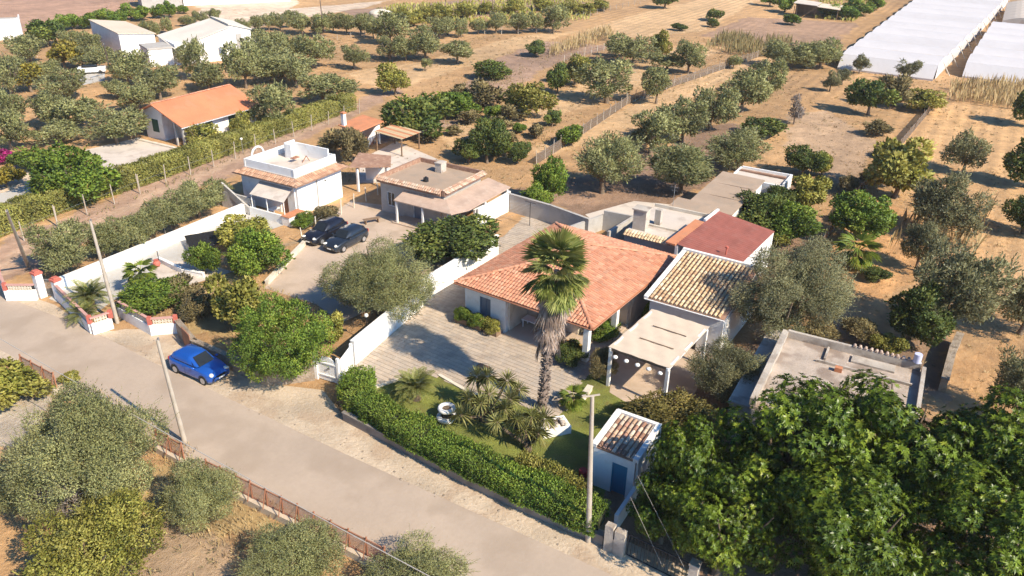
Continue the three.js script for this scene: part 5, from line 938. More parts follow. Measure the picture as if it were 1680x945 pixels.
// ------------------------------------------------------------------ the big glossy trees at the lower right
{
  const o = { palette: PAL.avocado, count: 5200, L: 0.066, w: 0.0105, lobes: 54, rosette: 7, lobeMin: 0.13, lobeVar: 0.17, spread: 0.8 };
  const A = crown(5001, o), B = crown(5002, o), D = crown(5003, o), list = [
    ['large glossy leaved tree overlapping the left half of the bare concrete roof', [13.5, -30.3, 3.7, 7.3, 0.6], A],
    ['large glossy leaved tree overlapping the right half of the bare concrete roof', [19, -30.6, 3.9, 7.7, 0.6], B],
    ['glossy leaved tree at the right edge behind the others', [24.0, -30.4, 3.7, 7.4, 0.6], D],
    ['low dark glossy tree beside the roadside iron gate', [9.6, -26.6, 2.7, 5.4, 0.4], B],
    ['glossy leaved tree at the middle of the bottom edge', [15, -25.5, 3.6, 6.3, 0.5], D],
    ['glossy leaved tree at the lower right corner', [20.6, -25.5, 3.7, 6.4, 0.5], A],
    ['dark low glossy tree hanging over the iron gate', [7.4, -28.4, 1.7, 3.8, 0.2], A],
    ['small dark glossy tree close behind the tool shed', [8.9, -29.7, 2.2, 5.9, 0.3], D],
  ];
  list.forEach(([label, [x, z, r, h, t0], g], i) => {
    const t = thing('avocado_tree', label, 'tree', [x, z], i * 131, 'glossy leaved trees at the lower right'), a = (h - t0) / 2;
    const c = new THREE.Mesh(g, LM.gloss); c.name = 'crown'; c.position.y = t0 + a; c.scale.set(r, a, r); t.add(c);
    const k = new THREE.Mesh(trunkOf(i), M.bark); k.name = 'trunk'; k.scale.set(r * 0.8, t0 + a, r * 0.8); t.add(k);
  });
}
// ------------------------------------------------------------------ fans, palms, cycads, yuccas
function fan(seed, segs, L, w, petiole, pal, spread = 1.5, droop = 0.9) {
  const r = rng(seed), F = new Leaves(), d0 = V(0, 0, 1);
  for (let i = 0; i < segs; i++) {
    const a = ((i + 0.5) / segs - 0.5) * 2 * spread, d = V(Math.sin(a), -0.12 - 0.1 * r(), Math.cos(a)).normalize(), s = V(Math.cos(a), 0, -Math.sin(a)), c = mix(pal[1], pal[3], r()), k = 0.8 + r() * 0.4, LL = L * (0.85 + 0.15 * Math.cos(a)) * (0.9 + r() * 0.2);
    F.leaf(V(0, 0, petiole), d, s, LL, w, c.map((v) => v * k), V(0, 1, 0), 0.5, droop * (0.6 + r() * 0.8));
  }
  F.leaf(V(0, -0.05, 0), d0, V(1, 0, 0), petiole * 1.1, 0.035, pal[3], V(0, 1, 0), 0.3, 0);
  return F.geometry();
}
{
  const g0 = [1.99,-39.13], t = thing('fan_palm', 'tall fan palm with a shaggy skirt of dead fronds in the paved forecourt', 'palm', g0, 0);
  const r = rng(70), H0 = 9.2, lean = 0.45, axis = (h) => V(lean * (h / H0) ** 1.3, h, 0);
  const gs = []; const n = 16; for (let i = 0; i < n; i++) gs.push(rod(axis((i / n) * H0), axis(((i + 1) / n) * H0 + 0.02), 0.23 - 0.05 * (i / n) + (i % 2) * 0.03 + (i < 2 ? 0.08 : 0), 0.21 - 0.05 * (i / n), 10));
  for (let i = 0; i < 260; i++) { const h = 0.3 + r() * 3.6, a = r() * 6.283, p = axis(h).add(V(Math.cos(a) * 0.21, 0, Math.sin(a) * 0.21)), q = p.clone().add(V(Math.cos(a) * 0.16, -0.05 + r() * 0.2, Math.sin(a) * 0.16)); gs.push(rod(p, q, 0.05, 0.02, 4)); }
  part('trunk', gs, material('palm_bark', { map: varied([0.2, 0.15, 0.12], 0.35, 1, { rgb: [0.06, 0.045, 0.04], most: 0.8 }), roughness: 1 }), t);
  const deadPal = [[0.22, 0.15, 0.11], [0.34, 0.245, 0.195], [0.46, 0.35, 0.285], [0.56, 0.45, 0.37]], dead = [fan(7001, 11, 1.25, 0.05, 0.55, deadPal, 0.5, 0.2), fan(7002, 9, 1.5, 0.045, 0.6, deadPal, 0.4, 0.2), fan(7003, 11, 1.0, 0.05, 0.7, deadPal, 0.6, 0.2)];
  const livePal = [[0.09, 0.125, 0.02], [0.155, 0.2, 0.035], [0.24, 0.28, 0.06], [0.37, 0.38, 0.12]], live = [fan(7010, 22, 1.1, 0.07, 0.75, livePal, 1.25, 0.45), fan(7011, 20, 1.0, 0.075, 0.65, livePal, 1.4, 0.6), fan(7012, 22, 1.15, 0.07, 0.85, livePal, 1.1, 0.35)];
  const put = (name, g, m, at0, az, el, roll, s, parent) => { const f = new THREE.Mesh(g, m); f.name = name; f.position.copy(at0); f.rotation.order = 'YXZ'; f.rotation.set(el, az, roll); f.scale.setScalar(s); parent.add(f); return f; };
  for (let i = 0; i < 105; i++) { const h = 4.9 + Math.pow(r(), 0.8) * 4.1, a = i * 2.399 + r(); put('dead_frond', dead[i % 3], LM.dry, axis(h).add(V(Math.sin(a) * 0.22, 0.3, Math.cos(a) * 0.22)), a, 0.98 + r() * 0.34, (r() - 0.5) * 0.8, 0.68 + 0.28 * r() + 0.06 * (h - 4), t); }
  for (let i = 0; i < 58; i++) { const u = (i + 0.5) / 58, a = i * 2.399 + r() * 0.7, el = -1.45 + u * 2.5 + (r() - 0.5) * 0.4; put('frond', live[i % 3], LM.broad, axis(H0 + 0.7 - u * 1.5).add(V(Math.sin(a) * 0.12, 0, Math.cos(a) * 0.12)), a, el, (r() - 0.5) * 1.1, 0.85 + r() * 0.3, t); }
}
const cycadPal = [[0.1, 0.13, 0.03], [0.16, 0.195, 0.045], [0.25, 0.27, 0.07], [0.36, 0.35, 0.11]];
function cycadFrond(seed) {
  const r = rng(seed), F = new Leaves(), P = (u) => V(0, 0.62 * u - 0.75 * u * u, 1.25 * u);
  for (let i = 2; i < 34; i++) { const u = i / 34, p = P(u), q = P(u + 0.02), t = q.clone().sub(p).normalize(), L = 0.3 * Math.sin(Math.PI * (0.12 + 0.86 * u)) + 0.03;
    for (const s of [-1, 1]) { const d = V(s, 0.25, 0).addScaledVector(t, 0.6).normalize(), side = t.clone(); F.leaf(p, d, side, L, 0.017, mix(cycadPal[1], cycadPal[3], r()), V(0, 1, 0), 0.3, 0.3); } }
  for (let i = 0; i < 8; i++) { const a = P(i / 8), b = P((i + 1) / 8), d = b.clone().sub(a), L = d.length(); F.leaf(a, d.normalize(), V(1, 0, 0), L * 1.1, 0.02, cycadPal[3], V(0, 1, 0), 0.2, 0); }
  return F.geometry();
}
const cyc = [cycadFrond(81), cycadFrond(82)];
function cycad(label, [x, z], s, n = 34, trunkH = 0.5, group) {
  const t = thing('cycad', label, 'cycad', [x, z], 0, group), r = rng(Math.round(x * 100) + 5000);
  part('trunk', cyl(0.26 * s, 0.2 * s, trunkH, 0, 0, 0, 10), M.bark, t);
  for (let i = 0; i < n; i++) { const f = new THREE.Mesh(cyc[i % 2], LM.broad), u = i / n; f.name = 'frond'; f.position.y = trunkH - 0.04; f.rotation.order = 'YXZ'; f.rotation.set(-1.05 + 1.25 * u + (r() - 0.5) * 0.2, i * 2.399, 0); f.scale.setScalar(s * (0.85 + r() * 0.3)); t.add(f); }
}
cycad('round grey-green cycad on the front lawn near the white tyres', [-5.66,-39.78], 1.15, 42, 0.8, 'cycads in the gardens');
cycad('large dark cycad leaning over the breeze block front wall', [-30.17,-49.82], 1.25, 36, 1.1, 'cycads in the gardens');
cycad('lower cycad in front of the large dark cycad by the front wall', [-29.92,-48.22], 1.0, 30, 0.5, 'cycads in the gardens');
{
  const F = fan(7100, 16, 0.75, 0.05, 0.6, PAL.green, 1.2), p = (label, g0, h, s) => { const t = thing('small_palm', label, 'palm', g0, 0), r = rng(Math.round(g0[0] * 10) + 900); part('trunk', cyl(0.16, 0.13, h, 0, 0, 0, 8), M.bark, t); for (let i = 0; i < 18; i++) { const f = new THREE.Mesh(F, LM.broad); f.name = 'frond'; f.position.y = h; f.rotation.order = 'YXZ'; f.rotation.set(-1.1 + (i / 18) * 1.7, i * 2.4, (r() - 0.5) * 0.5); f.scale.setScalar(s); t.add(f); } };
  p('small fan palm with a thick pale trunk beside the small paved terrace', [-27.62,-52.61], 1.8, 0.95);
  p('short palm with a bushy head on the ochre ground by the wire fence', [28.47,-60.02], 1.6, 1.5);
  p('little potted palm by the low cream wall on the lawn', [3.8,-39.32], 0.7, 0.7);
}
const yuccaPal = [[0.13, 0.155, 0.035], [0.22, 0.245, 0.06], [0.33, 0.34, 0.1], [0.48, 0.45, 0.18]];
function yuccaHead(seed, n = 84) {
  const r = rng(seed), F = new Leaves();
  for (let i = 0; i < n; i++) { const u = (i + 0.5) / n, el = 1.35 - u * 2.0, a = i * 2.399 + r() * 0.3, d = V(Math.cos(a) * Math.cos(el), Math.sin(el), Math.sin(a) * Math.cos(el)), s = new THREE.Vector3().crossVectors(d, V(0, 1, 0)).normalize(), c = mix(yuccaPal[0], yuccaPal[3], r() * 0.6 + 0.2);
    F.leaf(V(d.x * 0.08, d.y * 0.08 + 0.05, d.z * 0.08), d, s, 0.74 + r() * 0.16, 0.034, c, d.clone().add(V(0, 0.8, 0)).normalize(), 0.5, u > 0.55 ? 0.8 : 0.15); }
  return F.geometry();
}
const heads = [yuccaHead(91), yuccaHead(92), yuccaHead(93, 64)];
function yucca(label, [x, z], list, group) {
  const t = thing('yucca', label, 'yucca', [x, z], 0, group), r = rng(Math.round(x * 50) + 3333);
  const gs = [rod(V(0, 0, 0), V(0, 0.5, 0), 0.28, 0.2, 9)];
  for (const [hx, hz, h] of list) gs.push(rod(V(0, 0.35, 0), V((hx - x) * 0.6, h * 0.6, (hz - z) * 0.6), 0.12, 0.09, 7), rod(V((hx - x) * 0.6, h * 0.6 - 0.03, (hz - z) * 0.6), V(hx - x, h, hz - z), 0.1, 0.08, 7));
  part('trunk', gs, M.bark, t);
  list.forEach(([hx, hz, h, s = 1], i) => { const m = new THREE.Mesh(heads[i % 3], LM.broad); m.name = 'leaf_head'; m.position.set(hx - x, h, hz - z); m.rotation.set((r() - 0.5) * 0.7, r() * 6, (r() - 0.5) * 0.7); m.scale.setScalar(s * 0.9); t.add(m); });
}
yucca('many headed yucca between the white tyres and the palm trunk', [-1.43,-37.79], [[...[-1.94,-38.79], 2.3], [...[-0.16,-38.33], 2.4], [...[-1.15,-37.52], 2.0], [...[0.07,-37.08], 2.0], [...[-2.3,-37.48], 1.7], [...[-2.74,-36.71], 1.1, 1.05], [...[-1.29,-38.36], 2.6], [...[0.56,-38.37], 1.8, 0.85], [...[-1.66,-37.23], 1.6]], 'yuccas on the lawn');
yucca('low many headed yucca at the foot of the tall palm', [1.05,-35.18], [[...[-0.68,-35.94], 1.3], [...[0.44,-35.69], 1.6], [...[1.24,-35.93], 1.7], [...[1.96,-35.86], 1.6], [...[1.66,-35.19], 1.1], [...[0.92,-35.36], 1.2], [...[-0.25,-36.28], 1.9]], 'yuccas on the lawn');
plant('shrub', 'scrub', [5.67,-42.43,1.08,2.71,0], 'grey-green leafy plant beside the left post of the pergola', 'shrub');
plant('shrub', 'dark', [3.91,-44.55,1.22,1.22,0], 'dark shrub in front of the porch of the terracotta roofed house', 'shrub');
plant('shrub', 'green', [6.37,-47.51,1.07,1.54,0], 'green shrubs by the right side porch pillar', 'shrub');
plant('shrub', 'green', [9.85,-49.5,0.53,1.68,0], 'small green climber at the left corner of the annex', 'shrub');
plant('shrub', 'dark', [7.01,-38.52,0.93,0.93,0], 'dark low shrub below the pergola floor', 'shrub');
// ------------------------------------------------------------------ hedges
function hedge(name, label, points, width, height, count, L, w, pal, base = 0.1, mat = LM.broad, seed = 600, lump = 1) {
  const t = thing(name, label, 'hedge', points[0], 0), r = rng(seed), F = new Leaves(), O = points[0], lens = [], bump = [];
  let total = 0; for (let i = 0; i + 1 < points.length; i++) { lens.push(dist2(points[i], points[i + 1])); total += lens[i]; }
  for (let i = 0; i <= Math.ceil(total) * 2 + 4; i++) bump.push([r() - 0.5, r() - 0.5, r() - 0.5]);
  for (let k = 0; k < count; k++) {
    let q = r() * total, i = 0; while (q > lens[i] && i < lens.length - 1) q -= lens[i++];
    const s0 = lens.slice(0, i).reduce((a, b) => a + b, 0) + q, [px, pz] = lerp2(points[i], points[i + 1], q / lens[i]), dx = (points[i + 1][0] - points[i][0]) / lens[i], dz = (points[i + 1][1] - points[i][1]) / lens[i], nx = -dz, nz = dx;
    const B = bump[Math.floor(s0 * 1.3)], B2 = bump[Math.floor(s0 * 0.6) + 1], H = height * (1 + 0.34 * B[0] * lump + 0.2 * B2[1] * lump), W = width * (1 + 0.4 * B[1] * lump);
    const per = r() * (H * 2 + W); let off, y, out;
    if (per < H) { off = -W / 2; y = per; out = V(-nx, 0.25, -nz); } else if (per < H + W) { off = per - H - W / 2; y = H; out = V(nx * off, 1, nz * off); } else { off = W / 2; y = per - H - W; out = V(nx, 0.25, nz); }
    y = Math.max(base, y + (r() - 0.6) * 0.25); off += (r() - 0.5) * 0.3;
    out.normalize();
    const d = out.clone().multiplyScalar(0.5).add(ball(r).multiplyScalar(0.8)).add(V(0, 0.1, 0)).normalize(), side = cross(d, r).addScaledVector(new THREE.Vector3().crossVectors(d, out), 0.9).normalize(), u = Math.min(0.999, Math.max(0, r() * 0.8 + B[2] * 0.4 + 0.1)) * 3, a = Math.floor(u), c = mix(pal[a], pal[a + 1], u - a), kk = (0.7 + r() * 0.6) * (1 + 0.5 * B2[0]);
    F.leaf(V(px - O[0] + nx * off, y, pz - O[1] + nz * off), d, side, L * (0.6 + r() * 0.8), w * (0.7 + r() * 0.6), c.map((v) => v * kk), out);
  }
  const m = new THREE.Mesh(F.geometry(), mat); m.name = 'foliage'; t.add(m);
  const core = part('stem', points.slice(0, -1).map((p, i) => { const a = [p[0] - O[0], p[1] - O[1]], b = [points[i + 1][0] - O[0], points[i + 1][1] - O[1]]; return run([a, b], base, height * 0.8, width * 0.55)[0]; }), M.hedgeCore, t);
  return t;
}
M.hedgeCore = plain('dark_twigs', [0.03, 0.035, 0.012], 1);
hedge('front_hedge', 'leafy bright green hedge on the low wall along the road', [[-9.04,-40.88], [-9.18,-38.58], [-5.98,-35.79], [-2.38,-33.17], [1.18,-30.81], [4.55,-28.81]], 1.45, 1.55, 58000, 0.13, 0.027, PAL.hedge, 0.62, LM.broad, 610, 0.8);
hedge('inner_hedge', 'low green hedge strip between the road hedge and the lawn by the tool shed', [[0.55,-33.51], [2.15,-32.36], [3.97,-30.99]], 0.7, 1.2, 7000, 0.14, 0.03, PAL.lemon, 0.1, LM.broad, 611);
hedge('long_hedge', 'long clipped olive-green hedge running back from the left edge', [[-46.03,-60.25], [-43.01,-68.03], [-38.58,-75.99], [-31.8,-89.96], [-22.82,-108.34]], 1.9, 1.9, 80000, 0.2, 0.045, [[0.2, 0.21, 0.045], [0.27, 0.265, 0.06], [0.35, 0.33, 0.085], [0.42, 0.38, 0.12]], 0.1, LM.broad, 612, 0.45);
// ------------------------------------------------------------------ reeds, dry grass, weeds: nobody could count these
function blades(name, label, polys, density, h, w, pal, seed, mat = LM.dry) {
  const r = rng(seed), F = new Leaves();
  for (const poly of polys) {
    const xs = poly.map((p) => p[0]), zs = poly.map((p) => p[1]), x0 = Math.min(...xs), x1 = Math.max(...xs), z0 = Math.min(...zs), z1 = Math.max(...zs), n = (x1 - x0) * (z1 - z0) * density;
    const inside = (x, z) => { let c = false; for (let i = 0, j = poly.length - 1; i < poly.length; j = i++) { const [ax, az] = poly[i], [bx3, bz] = poly[j]; if (az > z !== bz > z && x < ((bx3 - ax) * (z - az)) / (bz - az) + ax) c = !c; } return c; };
    for (let i = 0; i < n; i++) { const x = x0 + r() * (x1 - x0), z = z0 + r() * (z1 - z0); if (!inside(x, z) || at(mid, x * 9, z * 9) < 0.3 + r() * 0.2) continue;
      const d = V((r() - 0.5) * 0.55, 1, (r() - 0.5) * 0.55).normalize(), s = cross(d, r), u = r() * 2.999, a = Math.floor(u), c = mix(pal[a], pal[a + 1], u - a);
      F.leaf(V(x, 0, z), d, s, h * (0.5 + r() * 0.7), w, c, V(0, 0.8, 0.6).normalize(), 0.2, 0.3); }
  }
  const m = new THREE.Mesh(F.geometry(), mat); m.name = numbered(name); tag(m, label, null, null, 'stuff'); scene.add(m);
}
const box4 = (a, b, c, d) => [a, b, c, d];
blades('dry_reeds', 'tall dry reeds along the field edges', [box4([5.1,-145.64], [7.87,-159.88], [19.99,-179.72], [19.78,-167.55]), box4([65.1,-119.9], [71.37,-131.92], [86.26,-133.42], [75.44,-114.73]), box4([32.9,-63.98], [40.47,-75.65], [47.97,-75.27], [40.23,-63.1])], 6, 2.4, 0.09, PAL.straw, 801);
blades('green_reeds', 'greenish reeds below the brown ploughed plot', [box4([35.19,-156.21], [43.19,-173.52], [56.32,-168], [49.94,-150.8]), box4([50.75,-149.75], [53.58,-159.05], [63.46,-163.47], [57.5,-145.02])], 6, 2.6, 0.1, PAL.scrub, 802);
blades('yellow_grass', 'yellow dry grass in the near corner and garden beds', [box4([-20.62,-31.82], [-17.81,-34.4], [-11.36,-30.32], [-12.5,-26.3]), box4([-26.99,-39.26], [-25.13,-39.98], [-16.82,-34.44], [-18.63,-32.37]), box4([-22.81,-51.1], [-21.64,-57.39], [-18.79,-54.27], [-17.87,-45.29]), box4([-25.16,-49.15], [-23.87,-54.02], [-21.3,-49.33], [-22.64,-47.1]), box4([-18.79,-54.27], [-14.39,-51.5], [-11.88,-48.01], [-14.02,-46.26])], 40, 0.36, 0.022, PAL.straw, 803);
blades('track_weeds', 'weeds along the earth track by the long hedge and on the banks', [box4([-42.58,-56.29], [-40.3,-64.96], [-23.8,-106.93], [-24.24,-101.29]), box4([-10.94,-95.39], [-11.67,-119.53], [1.23,-138.81], [1.12,-106.55]), box4([-19.63,-79.93], [-17.09,-87.54], [-15.18,-84.35], [-17.6,-76.3]), box4([-0.37,-91.15], [4.3,-102.22], [6.64,-100.96], [1.06,-87.74]), box4([-29.18,-72.07], [-24.22,-88.16], [-22.49,-93.17], [-27.98,-73.85])], 3, 0.5, 0.06, PAL.scrub, 804);
blades('weedy_plot', 'rank yellow-green weeds filling the plot at the top', [box4([-32.22,-174.08], [-32.33,-209.9], [23.32,-239.45], [16.34,-193.05]), box4([72.19,-205.24], [88.95,-248.41], [113.26,-261.66], [80.28,-198.7])], 1.6, 1.3, 0.2, PAL.lemon, 805, LM.broad);
{ // dry tufts scattered over the fields
  const F = new Leaves(), r = rng(820);
  for (let i = 0; i < 9; i++) { const d = V((r() - 0.5) * 1.6, 0.7, (r() - 0.5) * 1.6).normalize(); F.leaf(V((r() - 0.5) * 0.2, 0, (r() - 0.5) * 0.2), d, cross(d, r), 0.2 + r() * 0.16, 0.016, [1, 1, 1], V(0, 1, 0), 0.2, 0.3); }
  const n = 9000, m = new THREE.InstancedMesh(F.geometry(), material('dry_tuft', { vertexColors: true, color: C(1, 1, 1), roughness: 1 }), n), q = new THREE.Matrix4(), e = new THREE.Euler(), c = new THREE.Color();
  const fields = [[[-19.61,-86.22], [-11.15,-167.82], [40.21,-174.63], [43.79,-148.96], [3.44,-74.15]], [[21.9,-80.82], [51.4,-155.69], [73.69,-136.74], [78.73,-120.41], [33.49,-42.32], [27.95,-42.09], [25.65,-62.31]], [[-56.59,-83.5], [-82.71,-158.33], [-35.46,-164.6], [-24.6,-110.9], [-46.68,-91.27]], [[-24.09,-31.24], [-19.03,-33.34], [-11.73,-27.44], [-13.8,-23.88], [-18.96,-23.73]]];
  const inside = (poly, x, z) => { let k = false; for (let i = 0, j = poly.length - 1; i < poly.length; j = i++) { const [ax, az] = poly[i], [bx3, bz] = poly[j]; if (az > z !== bz > z && x < ((bx3 - ax) * (z - az)) / (bz - az) + ax) k = !k; } return k; };
  for (let i = 0; i < n; ) { const f = fields[Math.floor(r() * 3.12)], xs = f.map((p) => p[0]), zs = f.map((p) => p[1]), x = Math.min(...xs) + r() * (Math.max(...xs) - Math.min(...xs)), z = Math.min(...zs) + r() * (Math.max(...zs) - Math.min(...zs)); if (!inside(f, x, z) || at(blotch, x * 14, z * 14) < r() * 0.75) continue;
    const s = 0.4 + r() * r() * 1.7; q.makeRotationFromEuler(e.set(0, r() * 6.3, 0)).scale(V(s, s * 0.8, s)).setPosition(x, 0, z); m.setMatrixAt(i, q); const pal = PAL[r() < 0.6 ? 'scrub' : 'straw'][Math.floor(r() * 4)]; m.setColorAt(i, c.setRGB(...pal)); i++; }
  m.name = 'dry_tufts'; tag(m, 'dry weed tufts scattered over the tan fields', null, null, 'stuff'); scene.add(m);
}
{ // magenta blossom on the shrub at the left edge
  const b = crown(8801, { palette: [[0.3, 0.02, 0.12], [0.45, 0.03, 0.2], [0.55, 0.05, 0.25], [0.6, 0.1, 0.3]], count: 1600, L: 0.16, w: 0.06, lobes: 10 }), t = thing('bougainvillea', 'magenta bougainvillea in bloom at the left edge', 'shrub', [...[-55,-81.9]], 0), m = new THREE.Mesh(b, LM.broad); m.name = 'blossom'; m.position.y = 1.0; m.scale.set(1.6, 1.0, 1.6); t.add(m); const k = new THREE.Mesh(trunkOf(1), M.bark); k.name = 'stem'; k.scale.set(0.6, 0.9, 0.6); t.add(k);
}

// ------------------------------------------------------------------ walls, gates and fences
M.darkWall = material('dirty_grey_render', { map: varied([0.24, 0.21, 0.18], 0.15, 3, { rgb: [0.15, 0.13, 0.11], most: 0.6 }), roughness: 0.95 });
function wallThing(name, label, pts, h, t, mat, group, cap) {
  const O = pts[0], o = thing(name, label, 'wall', O, 0, group), L = pts.map(([x, z]) => [x - O[0], z - O[1]]);
  for (const g of run(L, 0, h, t)) part('wall', g, mat, o);
  for (const g of run(L, h + 0.001, h + 0.07, t + 0.08)) part('coping', g, cap ?? mat, o);
  return o;
}
wallThing('boundary_wall', 'tall white boundary wall along the paved forecourt from the white gate', [[-10.13,-43.43], [-6.65,-51.59]], 1.75, 0.25, M.white, 'white boundary walls');
wallThing('boundary_wall', 'second white boundary wall section set back beside the terracotta roof', [[-6.68,-51.87], [-6.46,-52.76], [-1.31,-61.21]], 1.75, 0.24, M.white, 'white boundary walls');
wallThing('driveway_wall', 'long low white wall dividing the grey driveway from the olive row', [[-34.05,-52.9], [-24.61,-70.25]], 0.9, 0.35, M.white);
wallThing('yard_wall', 'white wall closing the yard behind the brown house porch', [[-3.57,-66.84], [-0.58,-71.1]], 1.7, 0.2, M.white);
wallThing('yard_wall', 'grey panelled yard wall behind the terracotta roofed house', [[-0.52,-71.27], [3.38,-68.42], [6.7,-65.19]], 1.75, 0.2, M.grey);
wallThing('hedge_wall', 'low grey wall under the leafy hedge along the road', [[-9.47,-37.48], [-5.87,-34.93], [-2.33,-32.39], [1.17,-30.16], [4.64,-28.21]], 0.55, 0.25, M.darkWall);
wallThing('stone_wall', 'rough grey wall in the shade of the bright green domed tree', [[-22.71,-46.85], [-20.72,-44.39], [-14.97,-40.85], [-12.26,-41.7]], 1.0, 0.3, M.dryStone);
wallThing('field_wall', 'broken stone wall at the edge of the ochre plot', [[27.36,-42.07], [29.65,-45.78], [31.15,-47.84]], 0.9, 0.4, M.dryStone);
wallThing('garden_wall', 'low pale wall between the driveway shrubs and the parking yard', [[-18.94,-54.47], [-17.9,-62.2]], 0.35, 0.25, M.cream);
wallThing('terrace_wall', 'low white wall stepping along the small paved terrace', [[-28.73,-58.17], [-26.12,-56.26], [-24.19,-55.59]], 0.35, 0.2, M.white);
{ // breeze block front walls with red posts
  const block = () => { const s = new THREE.Shape([[-0.2, 0], [0.2, 0], [0.2, 0.4], [-0.2, 0.4]].map(([x, y]) => new THREE.Vector2(x, y))); for (const [cx, cy] of [[-0.09, 0.11], [0.09, 0.11], [-0.09, 0.29], [0.09, 0.29]]) { const p = new THREE.Path(); p.absarc(cx, cy, 0.066, 0, Math.PI * 2, true); s.holes.push(p); } const g = new THREE.ExtrudeGeometry(s, { depth: 0.12, bevelEnabled: false, curveSegments: 5 }); g.translate(0, 0, -0.06); return metres(g); };
  const B = block();
  const front = (label, pts, posts, blocks = true) => {
    const O = pts[0], o = thing('front_wall', label, 'wall', O, 0, 'white front walls with red trim'), L = pts.map(([x, z]) => [x - O[0], z - O[1]]);
    for (const g of run(L, 0, 0.8, 0.28)) part('wall', g, M.white, o);
    for (let i = 0; i + 1 < L.length; i++) {
      const d = dist2(L[i], L[i + 1]), n = Math.floor((d - 0.3) / 0.41), turn = -Math.atan2(L[i + 1][1] - L[i][1], L[i + 1][0] - L[i][0]);
      part('rail', run([L[i], L[i + 1]], 1.21, 1.29, 0.2)[0], M.pinkCap, o);
      if (blocks) for (let k = 0; k < n; k++) { const m = new THREE.Mesh(B, M.cream); m.name = 'breeze_block'; const [x, z] = lerp2(L[i], L[i + 1], (k + 0.5 + (d / 0.41 - n) / 2) / (d / 0.41)); m.position.set(x, 0.803, z); m.rotation.y = turn; o.add(m); }
    }
    posts.forEach((k) => { const p = part('pillar', bx(0.24, 0.6, 0.24, L[k][0], 0.802, L[k][1]), M.redCap, o); });
    return o;
  };
  const gatePillar = (label, p, h) => { const o = thing('gate_pillar', label, 'pillar', p, -31, 'front gate pillars'); part('shaft', bx(0.5, h, 0.5), M.white, o); part('cap', bx(0.62, 0.16, 0.62, 0, h), M.redCap, o); part('finial', bx(0.4, 0.12, 0.4, 0, h + 0.16), M.redCap, o); };
  front('white breeze block front wall at the far left road edge', [[-39.25,-54.07], [-37.02,-51.18], [-34.92,-51.28]], [0, 1]);
  front('white front wall with sloping pink rail left of the cycads', [[-33.39,-51.35], [-28.65,-46.67]], [1]);
  front('short angled white front wall below the cycads', [[-28.54,-46.51], [-27.6,-47.47]], [1]);
  front('breeze block front wall right of the leaning pole', [[-27.71,-49.03], [-24.57,-46.68], [-22.94,-47.01]], [1, 2]);
  gatePillar('tall white gate pillar with red cap left of the iron driveway gate', [-34.83,-51.77], 1.9);
  gatePillar('shorter white gate pillar with pink cap right of the iron driveway gate', [-33.4,-51.54], 1.5);
  const bars = (t, a, b, h, n, m) => { part('gate_frame', [rod(V(a[0], 0.1, a[1]), V(b[0], 0.1, b[1]), 0.03), rod(V(a[0], h, a[1]), V(b[0], h, b[1]), 0.03), rod(V(a[0], 0.1, a[1]), V(a[0], h, a[1]), 0.03), rod(V(b[0], 0.1, b[1]), V(b[0], h, b[1]), 0.03)], m, t); for (let i = 1; i < n; i++) { const [x, z] = lerp2(a, b, i / n); part('bar', rod(V(x, 0.1, z), V(x, h, z), 0.014, 0.014, 5), m, t); } };
  const rel = (a, b) => [b[0] - a[0], b[1] - a[1]];
  let t = thing('iron_gate', 'grey iron driveway gate between the red capped pillars', 'gate', [-34.7,-51.87], 0); bars(t, [0.1, 0], rel([-34.7,-51.87], [-33.77,-51.92]), 1.4, 12, M.greyMetal);
  t = thing('iron_gate', 'dark iron gate at the lower right roadside between two stone pillars', 'gate', [5.67,-27.51], 0); bars(t, [0, 0], rel([5.67,-27.51], [8.21,-25.77]), 1.35, 18, M.darkMetal);
}
{ // white gate of the main plot
  const a = [-12.14,-41.85], b = [-10.61,-41.16], d = Math.atan2(b[1] - a[1], b[0] - a[0]), L = dist2(a, b);
  const t = thing('sheet_gate', 'white boarded gate between white posts beside the road', 'gate', a, -d * 180 / Math.PI);
  for (let i = 0; i < 9; i++) part('board', bx((L - 0.3) / 9 - 0.015, 1.75 - 0.25 * Math.pow((i - 4) / 4, 2), 0.05, 0.17 + (i + 0.5) * (L - 0.3) / 9, 0.06, 0), M.whitePaint, t);
  part('rail', bx(L - 0.3, 0.08, 0.05, L / 2, 0.4, 0.053), M.whitePaint, t); part('rail', bx(L - 0.3, 0.08, 0.05, L / 2, 1.3, 0.053), M.whitePaint, t);
  part('post', bx(0.28, 2.1, 0.28, 0, 0, 0), M.white, t); part('post', bx(0.16, 1.9, 0.16, L, 0, 0), M.white, t); part('handle', bx(0.16, 0.05, 0.06, L * 0.6, 1.0, 0.1), M.darkMetal, t);
  const s = thing('side_gate', 'white side gate leaf folded back towards the boundary wall', 'gate', [-10.55,-41.23], -Math.atan2([-10.16,-43.21][1] - [-10.55,-41.23][1], [-10.16,-43.21][0] - [-10.55,-41.23][0]) * 180 / Math.PI);
  const L2 = dist2([-10.55,-41.23], [-10.16,-43.21]); part('board', bx(L2 - 0.3, 1.6, 0.06, L2 / 2, 0.05, 0), M.whitePaint, s); part('post', bx(0.16, 1.8, 0.16, L2 - 0.08, 0, 0), M.white, s);
  const y = thing('brown_gate', 'brown sheet metal gate leaf by the rough grey wall', 'gate', [-21.88,-45.43], -Math.atan2([-20.53,-43.87][1] - [-21.88,-45.43][1], [-20.53,-43.87][0] - [-21.88,-45.43][0]) * 180 / Math.PI);
  part('sheet', bx(1.4, 1.3, 0.05, 0.7, 0.05, 0), M.rust, y); part('gate_frame', [bx(1.4, 0.06, 0.07, 0.7, 1.35, 0), bx(0.06, 1.3, 0.07, 0.03, 0.05, 0.001)], M.rust, y);
}
